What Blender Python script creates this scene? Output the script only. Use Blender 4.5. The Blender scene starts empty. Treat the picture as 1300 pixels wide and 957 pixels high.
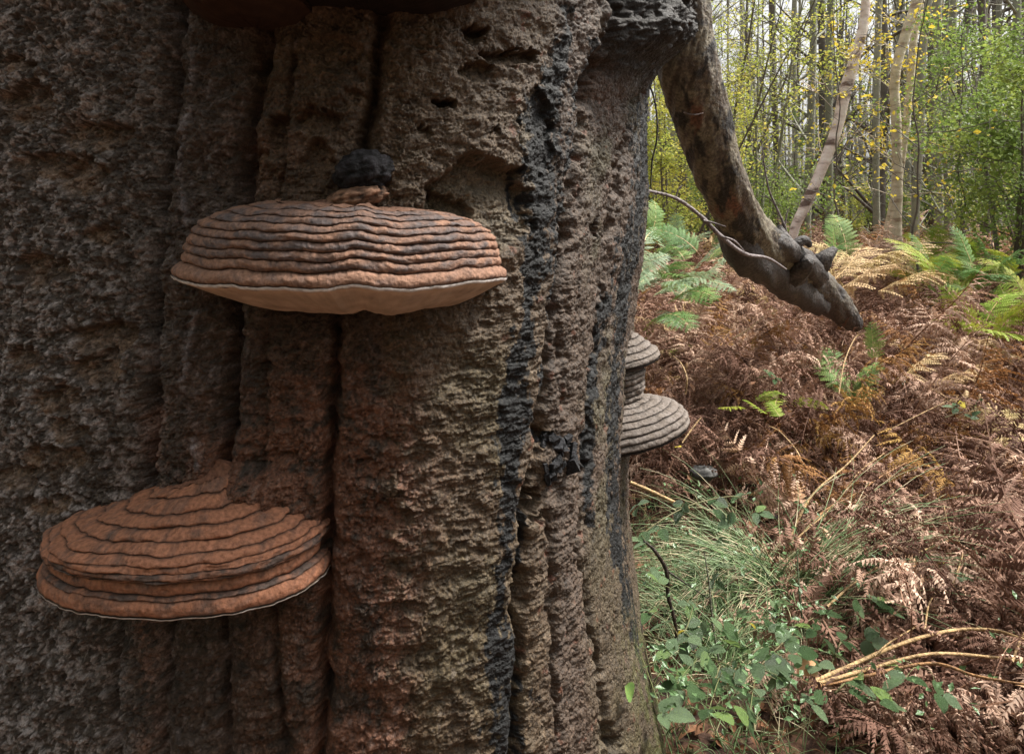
import bpy, math, random
import numpy as np
from mathutils import Vector, Matrix, Euler

sc = bpy.context.scene
R = math.radians
# ------------------------------------------------------------------ camera
FPX, HOR, CZ = 900.0, 275.0, 1.05          # focal length in photo pixels, horizon row, eye height
cam_d = bpy.data.cameras.new("camera"); cam = bpy.data.objects.new("camera", cam_d)
sc.collection.objects.link(cam); sc.camera = cam
cam_d.sensor_width = 36; cam_d.lens = FPX/1300*36
cam_d.shift_y = (HOR-478.5)/1300
cam_d.clip_start = .02; cam_d.clip_end = 500
cam.location = (0, 0, CZ); cam.rotation_euler = (R(90), 0, 0)
# ------------------------------------------------------------------ world, sun, exposure
W = bpy.data.worlds.new("World"); sc.world = W; W.use_nodes = True
nt = W.node_tree; nt.nodes.clear()
out = nt.nodes.new('ShaderNodeOutputWorld'); bg = nt.nodes.new('ShaderNodeBackground')
sky = nt.nodes.new('ShaderNodeTexSky'); sky.sky_type = 'NISHITA'; sky.sun_disc = False
SUN_EL, SUN_AZ = 58, 82
sky.sun_elevation = R(SUN_EL); sky.sun_rotation = R(SUN_AZ)
sky.air_density = 2.0; sky.dust_density = 6.0; sky.ozone_density = 1.0
hs = nt.nodes.new('ShaderNodeHueSaturation'); hs.inputs['Saturation'].default_value = .06
nt.links.new(sky.outputs[0], hs.inputs['Color']); nt.links.new(hs.outputs[0], bg.inputs[0])
nt.links.new(bg.outputs[0], out.inputs[0]); bg.inputs[1].default_value = .105
sd = bpy.data.lights.new("sun", 'SUN'); sun = bpy.data.objects.new("sun", sd); sc.collection.objects.link(sun)
sd.energy = 3.4; sd.angle = R(10); sd.color = (1, .95, .87)
el, az = R(SUN_EL), R(SUN_AZ)
sdir = Vector((math.sin(az)*math.cos(el), math.cos(az)*math.cos(el), math.sin(el)))
sun.rotation_euler = sdir.to_track_quat('Z', 'Y').to_euler()
sc.view_settings.view_transform = 'Standard'; sc.view_settings.look = 'None'
sc.view_settings.exposure = 1.22; sc.view_settings.gamma = 1
sc.cycles.max_bounces = 5; sc.cycles.diffuse_bounces = 3; sc.cycles.glossy_bounces = 2
sc.cycles.transmission_bounces = 3; sc.cycles.transparent_max_bounces = 6

rng = np.random.default_rng(7)
rnd = random.Random(11)
def P(px, py, Y): return np.array(((px-650)/FPX*Y, Y, CZ-(py-HOR)/FPX*Y))

# ------------------------------------------------------------------ noise
_perm = np.random.default_rng(3).permutation(256).astype(np.int64); _perm = np.concatenate([_perm, _perm, _perm])
_ang = np.random.default_rng(4).random(256)*2*np.pi; _gx = np.cos(_ang); _gy = np.sin(_ang)
def perlin(x, y, seed=0):
    x = np.asarray(x, float)+seed*17.31; y = np.asarray(y, float)-seed*9.77
    xi = np.floor(x).astype(np.int64); yi = np.floor(y).astype(np.int64)
    xf = x-xi; yf = y-yi; u = xf*xf*xf*(xf*(xf*6-15)+10); v = yf*yf*yf*(yf*(yf*6-15)+10)
    def g(ix, iy, dx, dy):
        h = _perm[_perm[ix & 255]+(iy & 255)]; return _gx[h]*dx+_gy[h]*dy
    a = g(xi, yi, xf, yf); b = g(xi+1, yi, xf-1, yf); c = g(xi, yi+1, xf, yf-1); d = g(xi+1, yi+1, xf-1, yf-1)
    return (a+(b-a)*u+((c+(d-c)*u)-(a+(b-a)*u))*v)*1.5
def fbm(x, y, o=4, seed=0, gain=.5):
    s = 0; a = 1.0; f = 1.0; t = 0
    for i in range(o):
        s = s+a*perlin(np.asarray(x)*f, np.asarray(y)*f, seed+i*3); t += a; a *= gain; f *= 2.03
    return s/t
def worley(x, y, seed=0):
    x = x+seed*5.3; y = y+seed*3.1
    xi = np.floor(x).astype(np.int64); yi = np.floor(y).astype(np.int64)
    f1 = np.full(x.shape, 9.); f2 = f1.copy(); cid = np.zeros(x.shape)
    for dx in (-1, 0, 1):
        for dy in (-1, 0, 1):
            h = _perm[_perm[(xi+dx) & 255]+((yi+dy) & 255)]; h2 = _perm[h+101]
            px = xi+dx+.1+.8*h/255.; py = yi+dy+.1+.8*h2/255.
            d = np.hypot(px-x, py-y); c = _perm[h2+h % 97]/255.
            n = d < f1; f2 = np.where(n, f1, np.minimum(f2, d)); f1 = np.where(n, d, f1); cid = np.where(n, c, cid)
    return f1, f2, cid
def ss(a, b, x): t = np.clip((np.asarray(x, float)-a)/(b-a), 0, 1); return t*t*(3-2*t)
def lerp(a, b, t): return a+(b-a)*t

# ------------------------------------------------------------------ object helpers
def tag(o, label=None, cat=None, group=None, kind=None):
    if label: o['label'] = label
    if cat: o['category'] = cat
    if group: o['group'] = group
    if kind: o['kind'] = kind
    return o
def empty(name, loc=(0, 0, 0), label=None, cat=None, group=None):
    o = bpy.data.objects.new(name, None); sc.collection.objects.link(o); o.location = loc
    o.empty_display_size = .1
    return tag(o, label, cat, group)
def mesh_np(name, V, faces, smooth=True, mats=(), midx=None, color=None):
    """faces: list of int arrays (n,3) / (n,4)"""
    me = bpy.data.meshes.new(name); V = np.asarray(V, np.float32)
    faces = [np.asarray(f, np.int32) for f in faces if len(f)]
    nl = sum(f.size for f in faces); nf = sum(len(f) for f in faces)
    me.vertices.add(len(V)); me.vertices.foreach_set('co', V.ravel())
    me.loops.add(nl); me.loops.foreach_set('vertex_index', np.concatenate([f.ravel() for f in faces]))
    me.polygons.add(nf)
    tot = np.concatenate([np.full(len(f), f.shape[1], np.int32) for f in faces])
    st = np.concatenate([[0], np.cumsum(tot)[:-1]]).astype(np.int32)
    me.polygons.foreach_set('loop_start', st)
    for m in mats: me.materials.append(m)
    if midx is not None: me.polygons.foreach_set('material_index', np.asarray(midx, np.int32))
    me.update(calc_edges=True)
    me.polygons.foreach_set('use_smooth', np.full(nf, smooth))
    if color is not None:
        a = me.color_attributes.new('Col', 'FLOAT_COLOR', 'POINT')
        c = np.ones((len(V), 4), np.float32); c[:, :3] = color; a.data.foreach_set('color', c.ravel())
    return me
def obj(name, me, parent=None, loc=None):
    o = bpy.data.objects.new(name, me); sc.collection.objects.link(o)
    if parent is not None: o.parent = parent
    if loc is not None: o.location = loc
    return o
class MB:
    def __init__(s): s.V = []; s.F4 = []; s.F3 = []; s.n = 0; s.C = []
    def add(s, V, f4=(), f3=(), c=None):
        V = np.asarray(V, float).reshape(-1, 3); s.V.append(V)
        if len(f4): s.F4.append(np.asarray(f4)+s.n)
        if len(f3): s.F3.append(np.asarray(f3)+s.n)
        if c is not None: s.C.append(np.broadcast_to(c, V.shape))
        s.n += len(V)
    def mesh(s, name, mat, smooth=True):
        fs = []
        if s.F4: fs.append(np.concatenate(s.F4))
        if s.F3: fs.append(np.concatenate(s.F3))
        return mesh_np(name, np.concatenate(s.V), fs, smooth, [mat] if mat else [], None, np.concatenate(s.C) if s.C else None)
def grid_faces(nr, nc, wrap=False):
    i = np.arange(nr-1)[:, None]; m = nc if wrap else nc-1; j = np.arange(m)[None, :]
    a = i*nc+j; b = i*nc+(j+1) % nc; c = (i+1)*nc+(j+1) % nc; d = (i+1)*nc+j
    return np.stack([a, b, c, d], -1).reshape(-1, 4)
def smooth_path(pts, n):
    pts = np.asarray(pts, float)
    if len(pts) == 2: t = np.linspace(0, 1, n)[:, None]; return pts[0]*(1-t)+pts[1]*t
    p = np.vstack([2*pts[0]-pts[1], pts, 2*pts[-1]-pts[-2]])
    u = np.linspace(0, len(pts)-1-1e-6, n); k = u.astype(int); t = (u-k)[:, None]
    a, b, c, d = p[k], p[k+1], p[k+2], p[k+3]
    return .5*((2*b)+(-a+c)*t+(2*a-5*b+4*c-d)*t*t+(-a+3*b-3*c+d)*t**3)
def frames(path):
    T = np.gradient(path, axis=0); T /= np.linalg.norm(T, axis=1)[:, None]+1e-12
    ref = np.array([0.13, .31, .94]) if abs(T[:, 2]).mean() < .7 else np.array([.95, .2, .1])
    A = np.cross(T, ref); A /= np.linalg.norm(A, axis=1)[:, None]+1e-9; B = np.cross(T, A)
    return T, A, B
def tube(path, rad, n=6):
    path = np.asarray(path, float); rad = np.broadcast_to(rad, len(path)); T, A, B = frames(path)
    th = np.arange(n)/n*2*np.pi
    V = path[:, None]+rad[:, None, None]*(A[:, None]*np.cos(th)[None, :, None]+B[:, None]*np.sin(th)[None, :, None])
    return V.reshape(-1, 3), grid_faces(len(path), n, True)

# ------------------------------------------------------------------ materials
def mat_new(name):
    m = bpy.data.materials.new(name); m.use_nodes = True; t = m.node_tree; t.nodes.clear()
    o = t.nodes.new('ShaderNodeOutputMaterial'); return m, t, o
def bump_chain(t, coord, specs, base=None):
    nrm = base
    for scale, dist, detail in specs:
        n = t.nodes.new('ShaderNodeTexNoise'); n.inputs['Scale'].default_value = scale; n.inputs['Detail'].default_value = detail
        t.links.new(coord, n.inputs['Vector'])
        b = t.nodes.new('ShaderNodeBump'); b.inputs['Distance'].default_value = dist; b.inputs['Strength'].default_value = 1
        t.links.new(n.outputs[0], b.inputs['Height'])
        if nrm is not None: t.links.new(nrm, b.inputs['Normal'])
        nrm = b.outputs[0]
    return nrm
GAIN = {'fungus': .8, 'pore': .85, 'bark': .8, 'limb': .52, 'char': .7}
def attr_mat(name, rough=.7, spec=.4, specs=((700, .0012, 4),), mottle=(300, .55, 1.35), gain=1.0):
    m, t, o = mat_new(name)
    p = t.nodes.new('ShaderNodeBsdfPrincipled'); t.links.new(p.outputs[0], o.inputs[0])
    a = t.nodes.new('ShaderNodeAttribute'); a.attribute_name = 'Col'
    tc = t.nodes.new('ShaderNodeTexCoord')
    n = t.nodes.new('ShaderNodeTexNoise'); n.inputs['Scale'].default_value = mottle[0]; n.inputs['Detail'].default_value = 6
    t.links.new(tc.outputs['Object'], n.inputs['Vector'])
    mr = t.nodes.new('ShaderNodeMapRange'); mr.inputs[1].default_value = .3; mr.inputs[2].default_value = .7
    mr.inputs[3].default_value = mottle[1]*gain; mr.inputs[4].default_value = mottle[2]*gain
    t.links.new(n.outputs[0], mr.inputs[0])
    mx = t.nodes.new('ShaderNodeVectorMath'); mx.operation = 'SCALE'
    t.links.new(a.outputs['Color'], mx.inputs[0]); t.links.new(mr.outputs[0], mx.inputs['Scale'])
    t.links.new(mx.outputs[0], p.inputs['Base Color'])
    p.inputs['Roughness'].default_value = rough; p.inputs['Specular IOR Level'].default_value = spec
    t.links.new(bump_chain(t, tc.outputs['Object'], specs), p.inputs['Normal'])
    return m
def ramp_mat(name, cols, rough=.7, spec=.3, trans=0., nscale=40, bump=None, obj_rand=.6, tcol=1.0):
    """cols: list of (pos, rgb); driven by a mix of per-object random and noise"""
    m, t, o = mat_new(name)
    p = t.nodes.new('ShaderNodeBsdfPrincipled')
    tc = t.nodes.new('ShaderNodeTexCoord'); oi = t.nodes.new('ShaderNodeObjectInfo')
    n = t.nodes.new('ShaderNodeTexNoise'); n.inputs['Scale'].default_value = nscale; n.inputs['Detail'].default_value = 3
    t.links.new(tc.outputs['Object'], n.inputs['Vector'])
    mr = t.nodes.new('ShaderNodeMapRange'); mr.inputs[1].default_value = .3; mr.inputs[2].default_value = .7
    t.links.new(n.outputs[0], mr.inputs[0])
    mx = t.nodes.new('ShaderNodeMix'); mx.data_type = 'FLOAT'; mx.inputs[0].default_value = obj_rand
    t.links.new(mr.outputs[0], mx.inputs[2]); t.links.new(oi.outputs['Random'], mx.inputs[3])
    cr = t.nodes.new('ShaderNodeValToRGB'); els = cr.color_ramp.elements
    while len(els) < len(cols): els.new(.5)
    for e, (q, c) in zip(els, cols): e.position = q; e.color = (*c, 1)
    t.links.new(mx.outputs[0], cr.inputs[0]); t.links.new(cr.outputs[0], p.inputs['Base Color'])
    p.inputs['Roughness'].default_value = rough; p.inputs['Specular IOR Level'].default_value = spec
    if bump: t.links.new(bump_chain(t, tc.outputs['Object'], bump), p.inputs['Normal'])
    if trans > 0:
        tr = t.nodes.new('ShaderNodeBsdfTranslucent'); ms = t.nodes.new('ShaderNodeMixShader'); ms.inputs[0].default_value = trans
        t.links.new(cr.outputs[0], tr.inputs[0]); t.links.new(p.outputs[0], ms.inputs[1]); t.links.new(tr.outputs[0], ms.inputs[2])
        t.links.new(ms.outputs[0], o.inputs[0])
    else: t.links.new(p.outputs[0], o.inputs[0])
    return m

M = {}
M['bark'] = attr_mat('beech_bark', .6, .38, ((240, .004, 6), (900, .0014, 4)), (380, .5, 1.5), .68)
M['fungus'] = attr_mat('fungus_crust', .82, .25, ((160, .003, 6), (1100, .0008, 3)), (210, .7, 1.3), .82)
M['pore'] = attr_mat('fungus_pores', .9, .1, ((1600, .0004, 2), (60, .002, 3)), (90, .85, 1.12), .85)
M['limb'] = attr_mat('limb_bark', .6, .4, ((90, .007, 6), (500, .0015, 4)), (110, .45, 1.6), .58)
M['char'] = attr_mat('black_crust', .75, .25, ((170, .006, 6), (900, .002, 3)), (300, .5, 1.5))

# ------------------------------------------------------------------ the old beech trunk
SEC = [(-450, 1.35), (-250, 1.13), (-100, 1.0), (0, .935), (100, .895), (215, .865), (330, .85), (450, .85), (550, .872), (650, .925),
       (712, 1.0), (752, 1.11), (783, 1.25), (798, 1.42), (800, 1.6)]
sec = [((px-650)/900*Y, Y) for px, Y in SEC]+[(.22, 1.83), (.05, 2.1), (-.35, 2.25), (-.9, 2.2), (-1.35, 1.95), (-1.38, 1.55)]
sec = np.array(sec); K = len(sec)
def sec_eval(u):
    u = np.asarray(u) % K; k = np.floor(u).astype(int); t = (u-k)[:, None]
    a, b, c, d = sec[(k-1) % K], sec[k], sec[(k+1) % K], sec[(k+2) % K]
    return .5*((2*b)+(-a+c)*t+(2*a-5*b+4*c-d)*t*t+(-a+3*b-3*c+d)*t**3)
uu = np.linspace(0, K, 20001); pp = sec_eval(uu); dl = np.hypot(*np.diff(pp, axis=0).T); arc = np.concatenate([[0], np.cumsum(dl)])
pxf = 650+900*pp[:, 0]/pp[:, 1]
# wanted column density per metre of arc
front = (uu > 2.75) & (uu < 14.6)
dens = np.where(front, 620, 45)[:-1].astype(float)
near = (uu[:-1] > 2.75) & (uu[:-1] < 10); dens[near] = 700
cd = np.concatenate([[0], np.cumsum(dens*dl)]); NC = int(cd[-1])
ucol = np.interp(np.arange(NC)/NC*cd[-1], cd, uu)
sxy = sec_eval(ucol); scol = np.interp(ucol, uu, arc)
tg = sec_eval(ucol+.01)-sec_eval(ucol-.01); tg /= np.hypot(*tg.T)[:, None]; nrm2 = np.stack([tg[:, 1], -tg[:, 0]], 1)
q = 650+900*sxy[:, 0]/sxy[:, 1]
isfront = (ucol > 1.5) & (ucol < 14.3)
pyr = np.concatenate([np.linspace(-2400, -90, 36), np.arange(-60, 1000, 1.5), np.linspace(1015, 1500, 30)]); NR = len(pyr)
tt = ss(80, 1500, np.abs(pyr-450)-450)
Yr = lerp(np.minimum(sxy[:, 1], 1.6)[None, :], 1.25, tt[:, None])
Z = CZ-(pyr[:, None]-HOR)/900*Yr
S = np.broadcast_to(scol[None, :], Z.shape); Q = np.broadcast_to(q[None, :], Z.shape); PY = np.broadcast_to(pyr[:, None], Z.shape)
# warped picture-of-the-bark coordinates for where each fissure and scar sits on the surface
wob = fbm(S*22, Z*22, 3, 5)
wob2 = fbm(S*60, Z*60, 2, 8)
QW = Q+9*wob+3*wob2; PW = PY+9*fbm(S*20, Z*20, 3, 15)+4*fbm(S*70, Z*70, 2, 16)
D = np.zeros(Z.shape)
# lobes between the fissures
CREASES = [  # (py, px) polyline, half width px, depth m
    ([(-60, 224), (0, 222), (100, 216), (200, 205), (280, 195), (400, 190), (600, 180), (680, 172)], 7, .034),
    ([(-60, 338), (0, 335), (100, 325), (170, 310), (260, 303), (420, 290), (590, 279), (640, 270)], 8, .042),
    ([(-60, 490), (0, 487), (100, 476), (180, 462), (260, 440), (410, 424), (560, 418), (700, 412), (860, 409), (1000, 405)], 7, .038),
    ([(-60, 758), (0, 757), (100, 748), (200, 735), (300, 724), (360, 714), (480, 700), (560, 690), (640, 672), (760, 664), (1000, 656)], 4.5, .038),
    ([(120, 790), (200, 778), (400, 762), (560, 747), (700, 740), (780, 748), (1000, 765)], 2.6, .024),
    ([(420, 718), (560, 722), (640, 700), (760, 702), (1000, 712)], 3, .012),
    ([(760, 148), (868, 140), (1000, 150)], 6, .020), ([(760, 212), (868, 204), (1000, 200)], 7, .024),
    ([(755, 275), (868, 283), (1000, 285)], 6, .020), ([(750, 335), (868, 352), (1000, 360)], 5, .018),
    ([(420, 335), (600, 330), (640, 333)], 3.5, .008), ([(30, 372), (120, 366), (250, 352)], 3.5, .010),
]
for poly, w, dep in CREASES:
    ys = [a for a, b in poly]; xs = [b for a, b in poly]
    cx = np.interp(PY, ys, xs); r = np.abs(QW-cx)
    live = ss(ys[0]-25, ys[0]+10, PY)*(1-ss(ys[-1]-10, ys[-1]+25, PY)) if ys[0] > -50 or ys[-1] < 990 else 1
    if ys[0] <= -50: live = 1-ss(ys[-1]-10, ys[-1]+25, PY) if ys[-1] < 990 else 1.
    elif ys[-1] >= 990: live = ss(ys[0]-25, ys[0]+10, PY)
    rag = .7+.6*fbm(S*3, Z*26, 3, 31)
    D -= live*dep*(np.exp(-(r/(w*1.1))**1.5)*rag*1.1+.26*np.exp(-r/(w*5)))
Dc = D.copy()
# big soft lumps, then flakes and plates
left = 1-ss(190, 225, QW)                    # scaly grey area at far left
mid = ss(300, 330, QW)*(1-ss(470, 500, QW))
right = ss(700, 740, Q)
D += .014*fbm(S*8, Z*5, 3, 40)+.0050*fbm(S*22, Z*16, 3, 41)
smo = ss(735, 755, QW)*ss(640, 760, PW); D += right*.018*fbm(S*9, Z*2.2, 3, 44)
terr = fbm(S*46+.6*wob, Z*58, 4, 50)*7
tf = terr-np.floor(terr); stair = np.floor(terr)+ss(.0, .28, tf)
D += (.0019+.0004*left)*stair
f1, f2, cid = worley(S*150+1.6*wob2+.9*wob, Z*230+1.8*perlin(S*90, Z*90, 77), 1)
crack = 1-ss(0, .20, f2-f1)
t2_ = fbm(S*15+.3*wob, Z*21, 4, 54, .55)*5.5; t2f = t2_-np.floor(t2_)
D += (.0042*(1-.45*left)*(1-ss(700, 760, QW)*.5))*(np.floor(t2_)+ss(0, .13, t2f))
zone_scale = np.clip(.6+1.5*left+.8*(ss(480, 520, QW)*(1-ss(560, 640, QW))*(1-ss(240, 420, PW)))+.35*mid, 0, 2.2)
D += left*(.0045*fbm(S*45+wob, Z*52, 3, 58)+.0035*ss(-.05, .05, fbm(S*26+.6*wob, Z*30, 4, 59, .6)))
D += zone_scale*(-.0020*crack+.0026*(cid-.5))*(.5+1.0*ss(-.3, .3, fbm(S*30, Z*30, 2, 52)))
g1, g2, gid = worley(S*330+2*wob2, Z*460+2*perlin(S*120, Z*120, 79), 6)
D += .0012*(gid-.5)-.0008*(1-ss(0, .25, g2-g1))
D += .0024*fbm(S*150+wob2, Z*230, 5, 60, .62)
ri = 1-np.abs(fbm(S*75+wob, Z*120, 4, 61, .6))*3.2; D -= .0020*ri.clip(0, 1)**3*(.4+.6*ss(-.2, .3, wob))
# short sideways wrinkles on the right half
wr = ss(545, 600, Q)*(1-ss(720, 760, Q))*ss(230, 420, PW)
wv = fbm(S*14, Z*95, 3, 66)
D += wr*(.0032*(1-np.abs(wv)*5).clip(-.6, 1))
wr2 = ss(420, 440, QW)*(1-ss(545, 600, QW))*ss(430, 520, PW)
D += wr2*.0038*ss(-.15, .15, fbm(S*17, Z*38, 3, 68))
grain = fbm(S*150+2*wob, Z*24, 4, 63, .6)
D += .0045*grain*ss(185, 215, QW)*(1-ss(455, 500, QW))+.003*grain*ss(700, 740, QW)
D = Dc+(D-Dc)*(.52+.0*left-.12*ss(480, 560, QW)*(1-ss(690, 720, QW))-.12*ss(705, 745, QW)-.14*smo)
ck = 1-ss(0, .085, np.abs(fbm(S*62+1.2*wob+.5*wob2, Z*88+.8*wob2, 3, 64)))
ck2 = 1-ss(0, .06, np.abs(fbm(S*34+wob2, Z*16, 3, 65)))
D -= (.0030*left+.0016*(1-left))*ck*ss(-.35, .1, fbm(S*25, Z*20, 2, 67))+.0026*ck2*(.5*left+ss(185, 215, QW)*(1-ss(520, 560, QW))+right)
# long pale runs, slightly proud
streak = np.exp(-((QW-236-.02*(PY-300)-9*np.sin(PY/45.))/4.5)**2)*(ss(-.25, .1, fbm(S*8, Z*30, 2, 70)))*(1-ss(600, 640, PY))
streak += .7*np.exp(-((QW-262+.05*(PY-100)-6*np.sin(PY/30.))/3.5)**2)*ss(-.1, .2, fbm(S*8, Z*36, 2, 71))*(1-ss(180, 240, PY))
streak += .45*np.exp(-((QW-375)/3)**2)*ss(0, .3, fbm(S*8, Z*40, 2, 72))*(1-ss(120, 150, PY))
D += .0022*streak
# scars where flakes fell off: (px, py, rx, ry, depth m, kind)
SCARS = [(30, 132, 34, 26, .012, 0), (22, 80, 20, 10, .008, 0), (118, 172, 46, 20, .013, 0), (60, 212, 46, 18, .010, 0), (100, 226, 30, 26, .009, 0),
         (52, 345, 34, 24, .012, 0), (128, 300, 26, 12, .007, 0), (130, 432, 38, 22, .012, 0), (34, 458, 22, 18, .010, 0), (122, 470, 34, 20, .010, 0),
         (72, 508, 30, 18, .009, 0), (84, 545, 24, 14, .008, 0), (70, 585, 46, 18, .008, 0), (24, 610, 30, 16, .008, 0), (60, 640, 30, 14, .007, 0),
         (404, 152, 34, 13, .012, 1), (452, 122, 22, 14, .008, 1), (400, 205, 22, 34, .012, 1), (352, 172, 9, 26, .016, 1), (322, 205, 9, 24, .008, 1),
         (410, 70, 44, 26, .007, 1),
         (602, 44, 17, 14, .020, 2), (650, 74, 34, 12, .018, 2), (604, 92, 26, 10, .010, 2), (566, 132, 14, 7, .022, 2), (540, 165, 8, 6, .008, 2),
         (634, 168, 10, 8, .008, 2), (612, 262, 66, 62, .020, 3), (566, 285, 36, 40, .014, 3), (682, 175, 22, 60, .008, 3),
         (698, 555, 10, 10, .012, 4), (683, 645, 9, 22, .022, 4), (760, 300, 4, 5, .02, 4), (752, 290, 6, 10, .012, 4),
         (480, 560, 24, 8, .005, 5), (470, 600, 28, 10, .005, 5), (500, 650, 30, 12, .005, 5), (452, 720, 20, 20, .005, 5), (520, 770, 26, 9, .004, 5),
         (350, 585, 30, 10, .006, 5), (330, 470, 26, 10, .004, 5), (590, 700, 26, 10, .004, 5)]
scar = np.zeros(Z.shape); scar3 = np.zeros(Z.shape)
QS = QW+16*fbm(S*42, Z*42, 3, 17); PS = PW+14*fbm(S*38, Z*50, 4, 18, .65)
for x, y, rx, ry, dep, kind in SCARS:
    e = np.hypot((QS-x)/rx, (PS-y)/ry)
    sharp = .12 if kind in (2, 3, 4) else .2
    m = 1-ss(1-sharp, 1+sharp*.8, e)
    # deepest under the upper lip, running out below
    fall = np.clip(.35+.65*ss(.9, -.9, (PW-y)/ry), 0, 1)
    D -= m*dep*fall*1.5
    if kind in (0, 1, 3): scar = np.maximum(scar, m*(1 if kind != 1 else .8))
    if kind == 3: scar3 = np.maximum(scar3, m)
# fine upright fibres on bare wood
D = np.where(scar > .5, D+.0009*fbm(S*260, Z*28, 3, 80), D)
# dark knobbly bulge high on the right, beneath the limb
kb = np.exp(-(((Q-790)/42)**2)-(np.maximum(PY-35, 0)/50)**2)*ss(-700, -300, PY)
kb = kb*ss(9.0, 10.6, ucol)[None, :]*(1-ss(13.6, 15., ucol))[None, :]
D += kb*(.11+.035*fbm(S*16, Z*16, 4, 90)+.012*fbm(S*60, Z*60, 3, 91))
# lip over the top middle
tp = np.exp(-((Q-430)/120)**2)*(1-ss(-60, 25, PW))*ss(-500, -200, PY)
D += tp*.05
ov = ss(-45, -420, PY)*ss(2.5, 4, ucol)[None, :]*(1-ss(10.5, 12.5, ucol))[None, :]  # unseen outward bulge above the frame, added to shade the trunk top
D += .26*ov
# silhouette on the right
edge = np.interp(PY, [-60, 0, 90, 120, 250, 310, 360, 410, 460, 560, 600, 650, 700, 760, 820, 868, 950, 1500],
                 [812, 815, 820, 822, 821, 818, 810, 804, 799, 797, 796, 797, 803, 811, 821, 832, 850, 1000])
we = (ss(10.2, 12.6, ucol)*(1-ss(16, 17, ucol)))[None, :]
D += we*(edge-803)/900*1.42
D += (ss(.3, 2, -Z+.2)*.25)
D *= 1.0
D += .028*np.exp(-((QW-318)/42)**2-((PW-628)/30)**2)
# mesh
X3 = sxy[None, :, 0]+nrm2[None, :, 0]*D; Y3 = sxy[None, :, 1]+nrm2[None, :, 1]*D
# ---- colour (albedo) by zones, with some highlights and shade painted in
def c3(r, g, b): return np.array([r, g, b])
def mixc(C, col, m): return C+(np.asarray(col)-C)*np.clip(m, 0, 1)[..., None]
C = np.zeros(Z.shape+(3,)); C[...] = c3(.105, .072, .052)
big = fbm(S*6, Z*5, 3, 100); medn = fbm(S*28, Z*24, 3, 101); fine = fbm(S*110, Z*110, 3, 102)
C = mixc(C, c3(.115, .10, .092), (left+.35*ss(190, 225, QW)*(1-ss(300, 330, QW)))*.8)
C = mixc(C, c3(.55, .53, .57), left*ss(-.1, .4, .9*fine+.8*medn+.6*(cid-.5))*.62*(1-.6*ss(70, 190, QW)))  # bluish silver sky reflections on the bark, painted in as flecks
C = mixc(C, c3(.26, .24, .27), ss(190, 215, QW)*(1-ss(300, 330, QW))*ss(.05, .5, fine+.4*big)*.5)
C = mixc(C, c3(.15, .10, .06), mid*(1-ss(300, 420, PW))*.8)
tan = ss(478, 500, QW)*(1-ss(690, 715, QW))
C = mixc(C, c3(.215, .150, .095), tan*.95)
C = mixc(C, c3(.27, .22, .165), tan*ss(.05, .4, medn+.3*fine)*.55)
C = mixc(C, c3(.21, .15, .115), ss(690, 740, QW)*.85)
C = mixc(C, c3(.16, .15, .085), ss(735, 760, QW)*ss(-.1, .3, big+.3*medn)*.7)
C = mixc(C, c3(.21, .165, .11), ss(738, 752, QW)*ss(620, 760, PW)*.75)
# rust coloured spore dust round and below the brackets
dust = 1.2*np.exp(-((QW-320)/60)**2-((PY-620)/45)**2)+np.exp(-((QW-470)/75)**2)*ss(400, 560, PY)+.8*np.exp(-((QW-330)/130)**2-((PY-600)/80)**2)+.55*np.exp(-((QW-400)/120)**2)*ss(390, 500, PY)
dust += .5*np.exp(-((QW-330)/60)**2-((PY-200)/70)**2)+.6*np.exp(-((QW-185)/14)**2)*ss(430, 520, PY)+.35*np.exp(-((QW-760)/18)**2-((PY-110)/50)**2)
C = mixc(C, c3(.27, .125, .078), (dust*ss(-.4, .3, medn+.6*fine+.3*fbm(S*300, Z*300, 2, 104)+.02)*.9).clip(0, .88))
C = mixc(C, c3(.18, .145, .078), ss(500, 560, QW)*(1-ss(640, 690, QW))*ss(400, 480, PW)*ss(-.3, .3, big+.4*medn)*.8)
C = mixc(C, c3(.30, .27, .27), ss(.28, .5, fine+.5*medn)*.35*(1-left)*(1-ss(600, 640, QW)))
C = mixc(C, c3(.25, .165, .105), scar*(.35+.45*ss(-.2, .3, medn+.5*fine)))
C = mixc(C, c3(.27, .225, .16), scar3*.9)
C = mixc(C, c3(.42, .39, .44), streak.clip(0, 1)*.75)
C = mixc(C, c3(.33, .14, .09), ss(.36, .5, fbm(S*45, Z*45, 3, 110))*ss(600, 660, QW)*.7)
# black sap runs
TAR = [([(20, 715), (60, 712), (100, 705), (130, 690), (200, 690), (300, 683), (380, 672), (440, 664), (560, 652), (640, 650), (760, 636), (868, 640), (1000, 640)],
        [(20, 7), (60, 12), (110, 22), (130, 26), (200, 24), (300, 21), (345, 18), (400, 8), (430, 20), (560, 22), (600, 14), (640, 14), (700, 8), (760, 12), (868, 26), (1000, 26)]),
       ([(60, 742), (150, 733), (300, 712), (400, 700)], [(60, 6), (150, 6), (300, 4), (400, 2)]),
       ([(100, 806), (220, 800), (300, 790), (420, 785), (560, 782), (700, 784), (790, 790), (868, 792)], [(100, 6), (160, 14), (300, 10), (420, 8), (560, 8), (700, 9), (790, 5), (868, 1)]),
       ([(380, 770), (480, 760), (560, 752), (660, 750)], [(380, 3), (480, 4), (560, 5), (660, 3)]),
       ([(470, 690), (600, 680), (760, 664), (868, 662)], [(470, 3), (600, 3), (760, 2), (868, 2)])]
tar = np.zeros(Z.shape)
rough_n = fbm(S*75, Z*55, 4, 120, .6)
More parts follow.
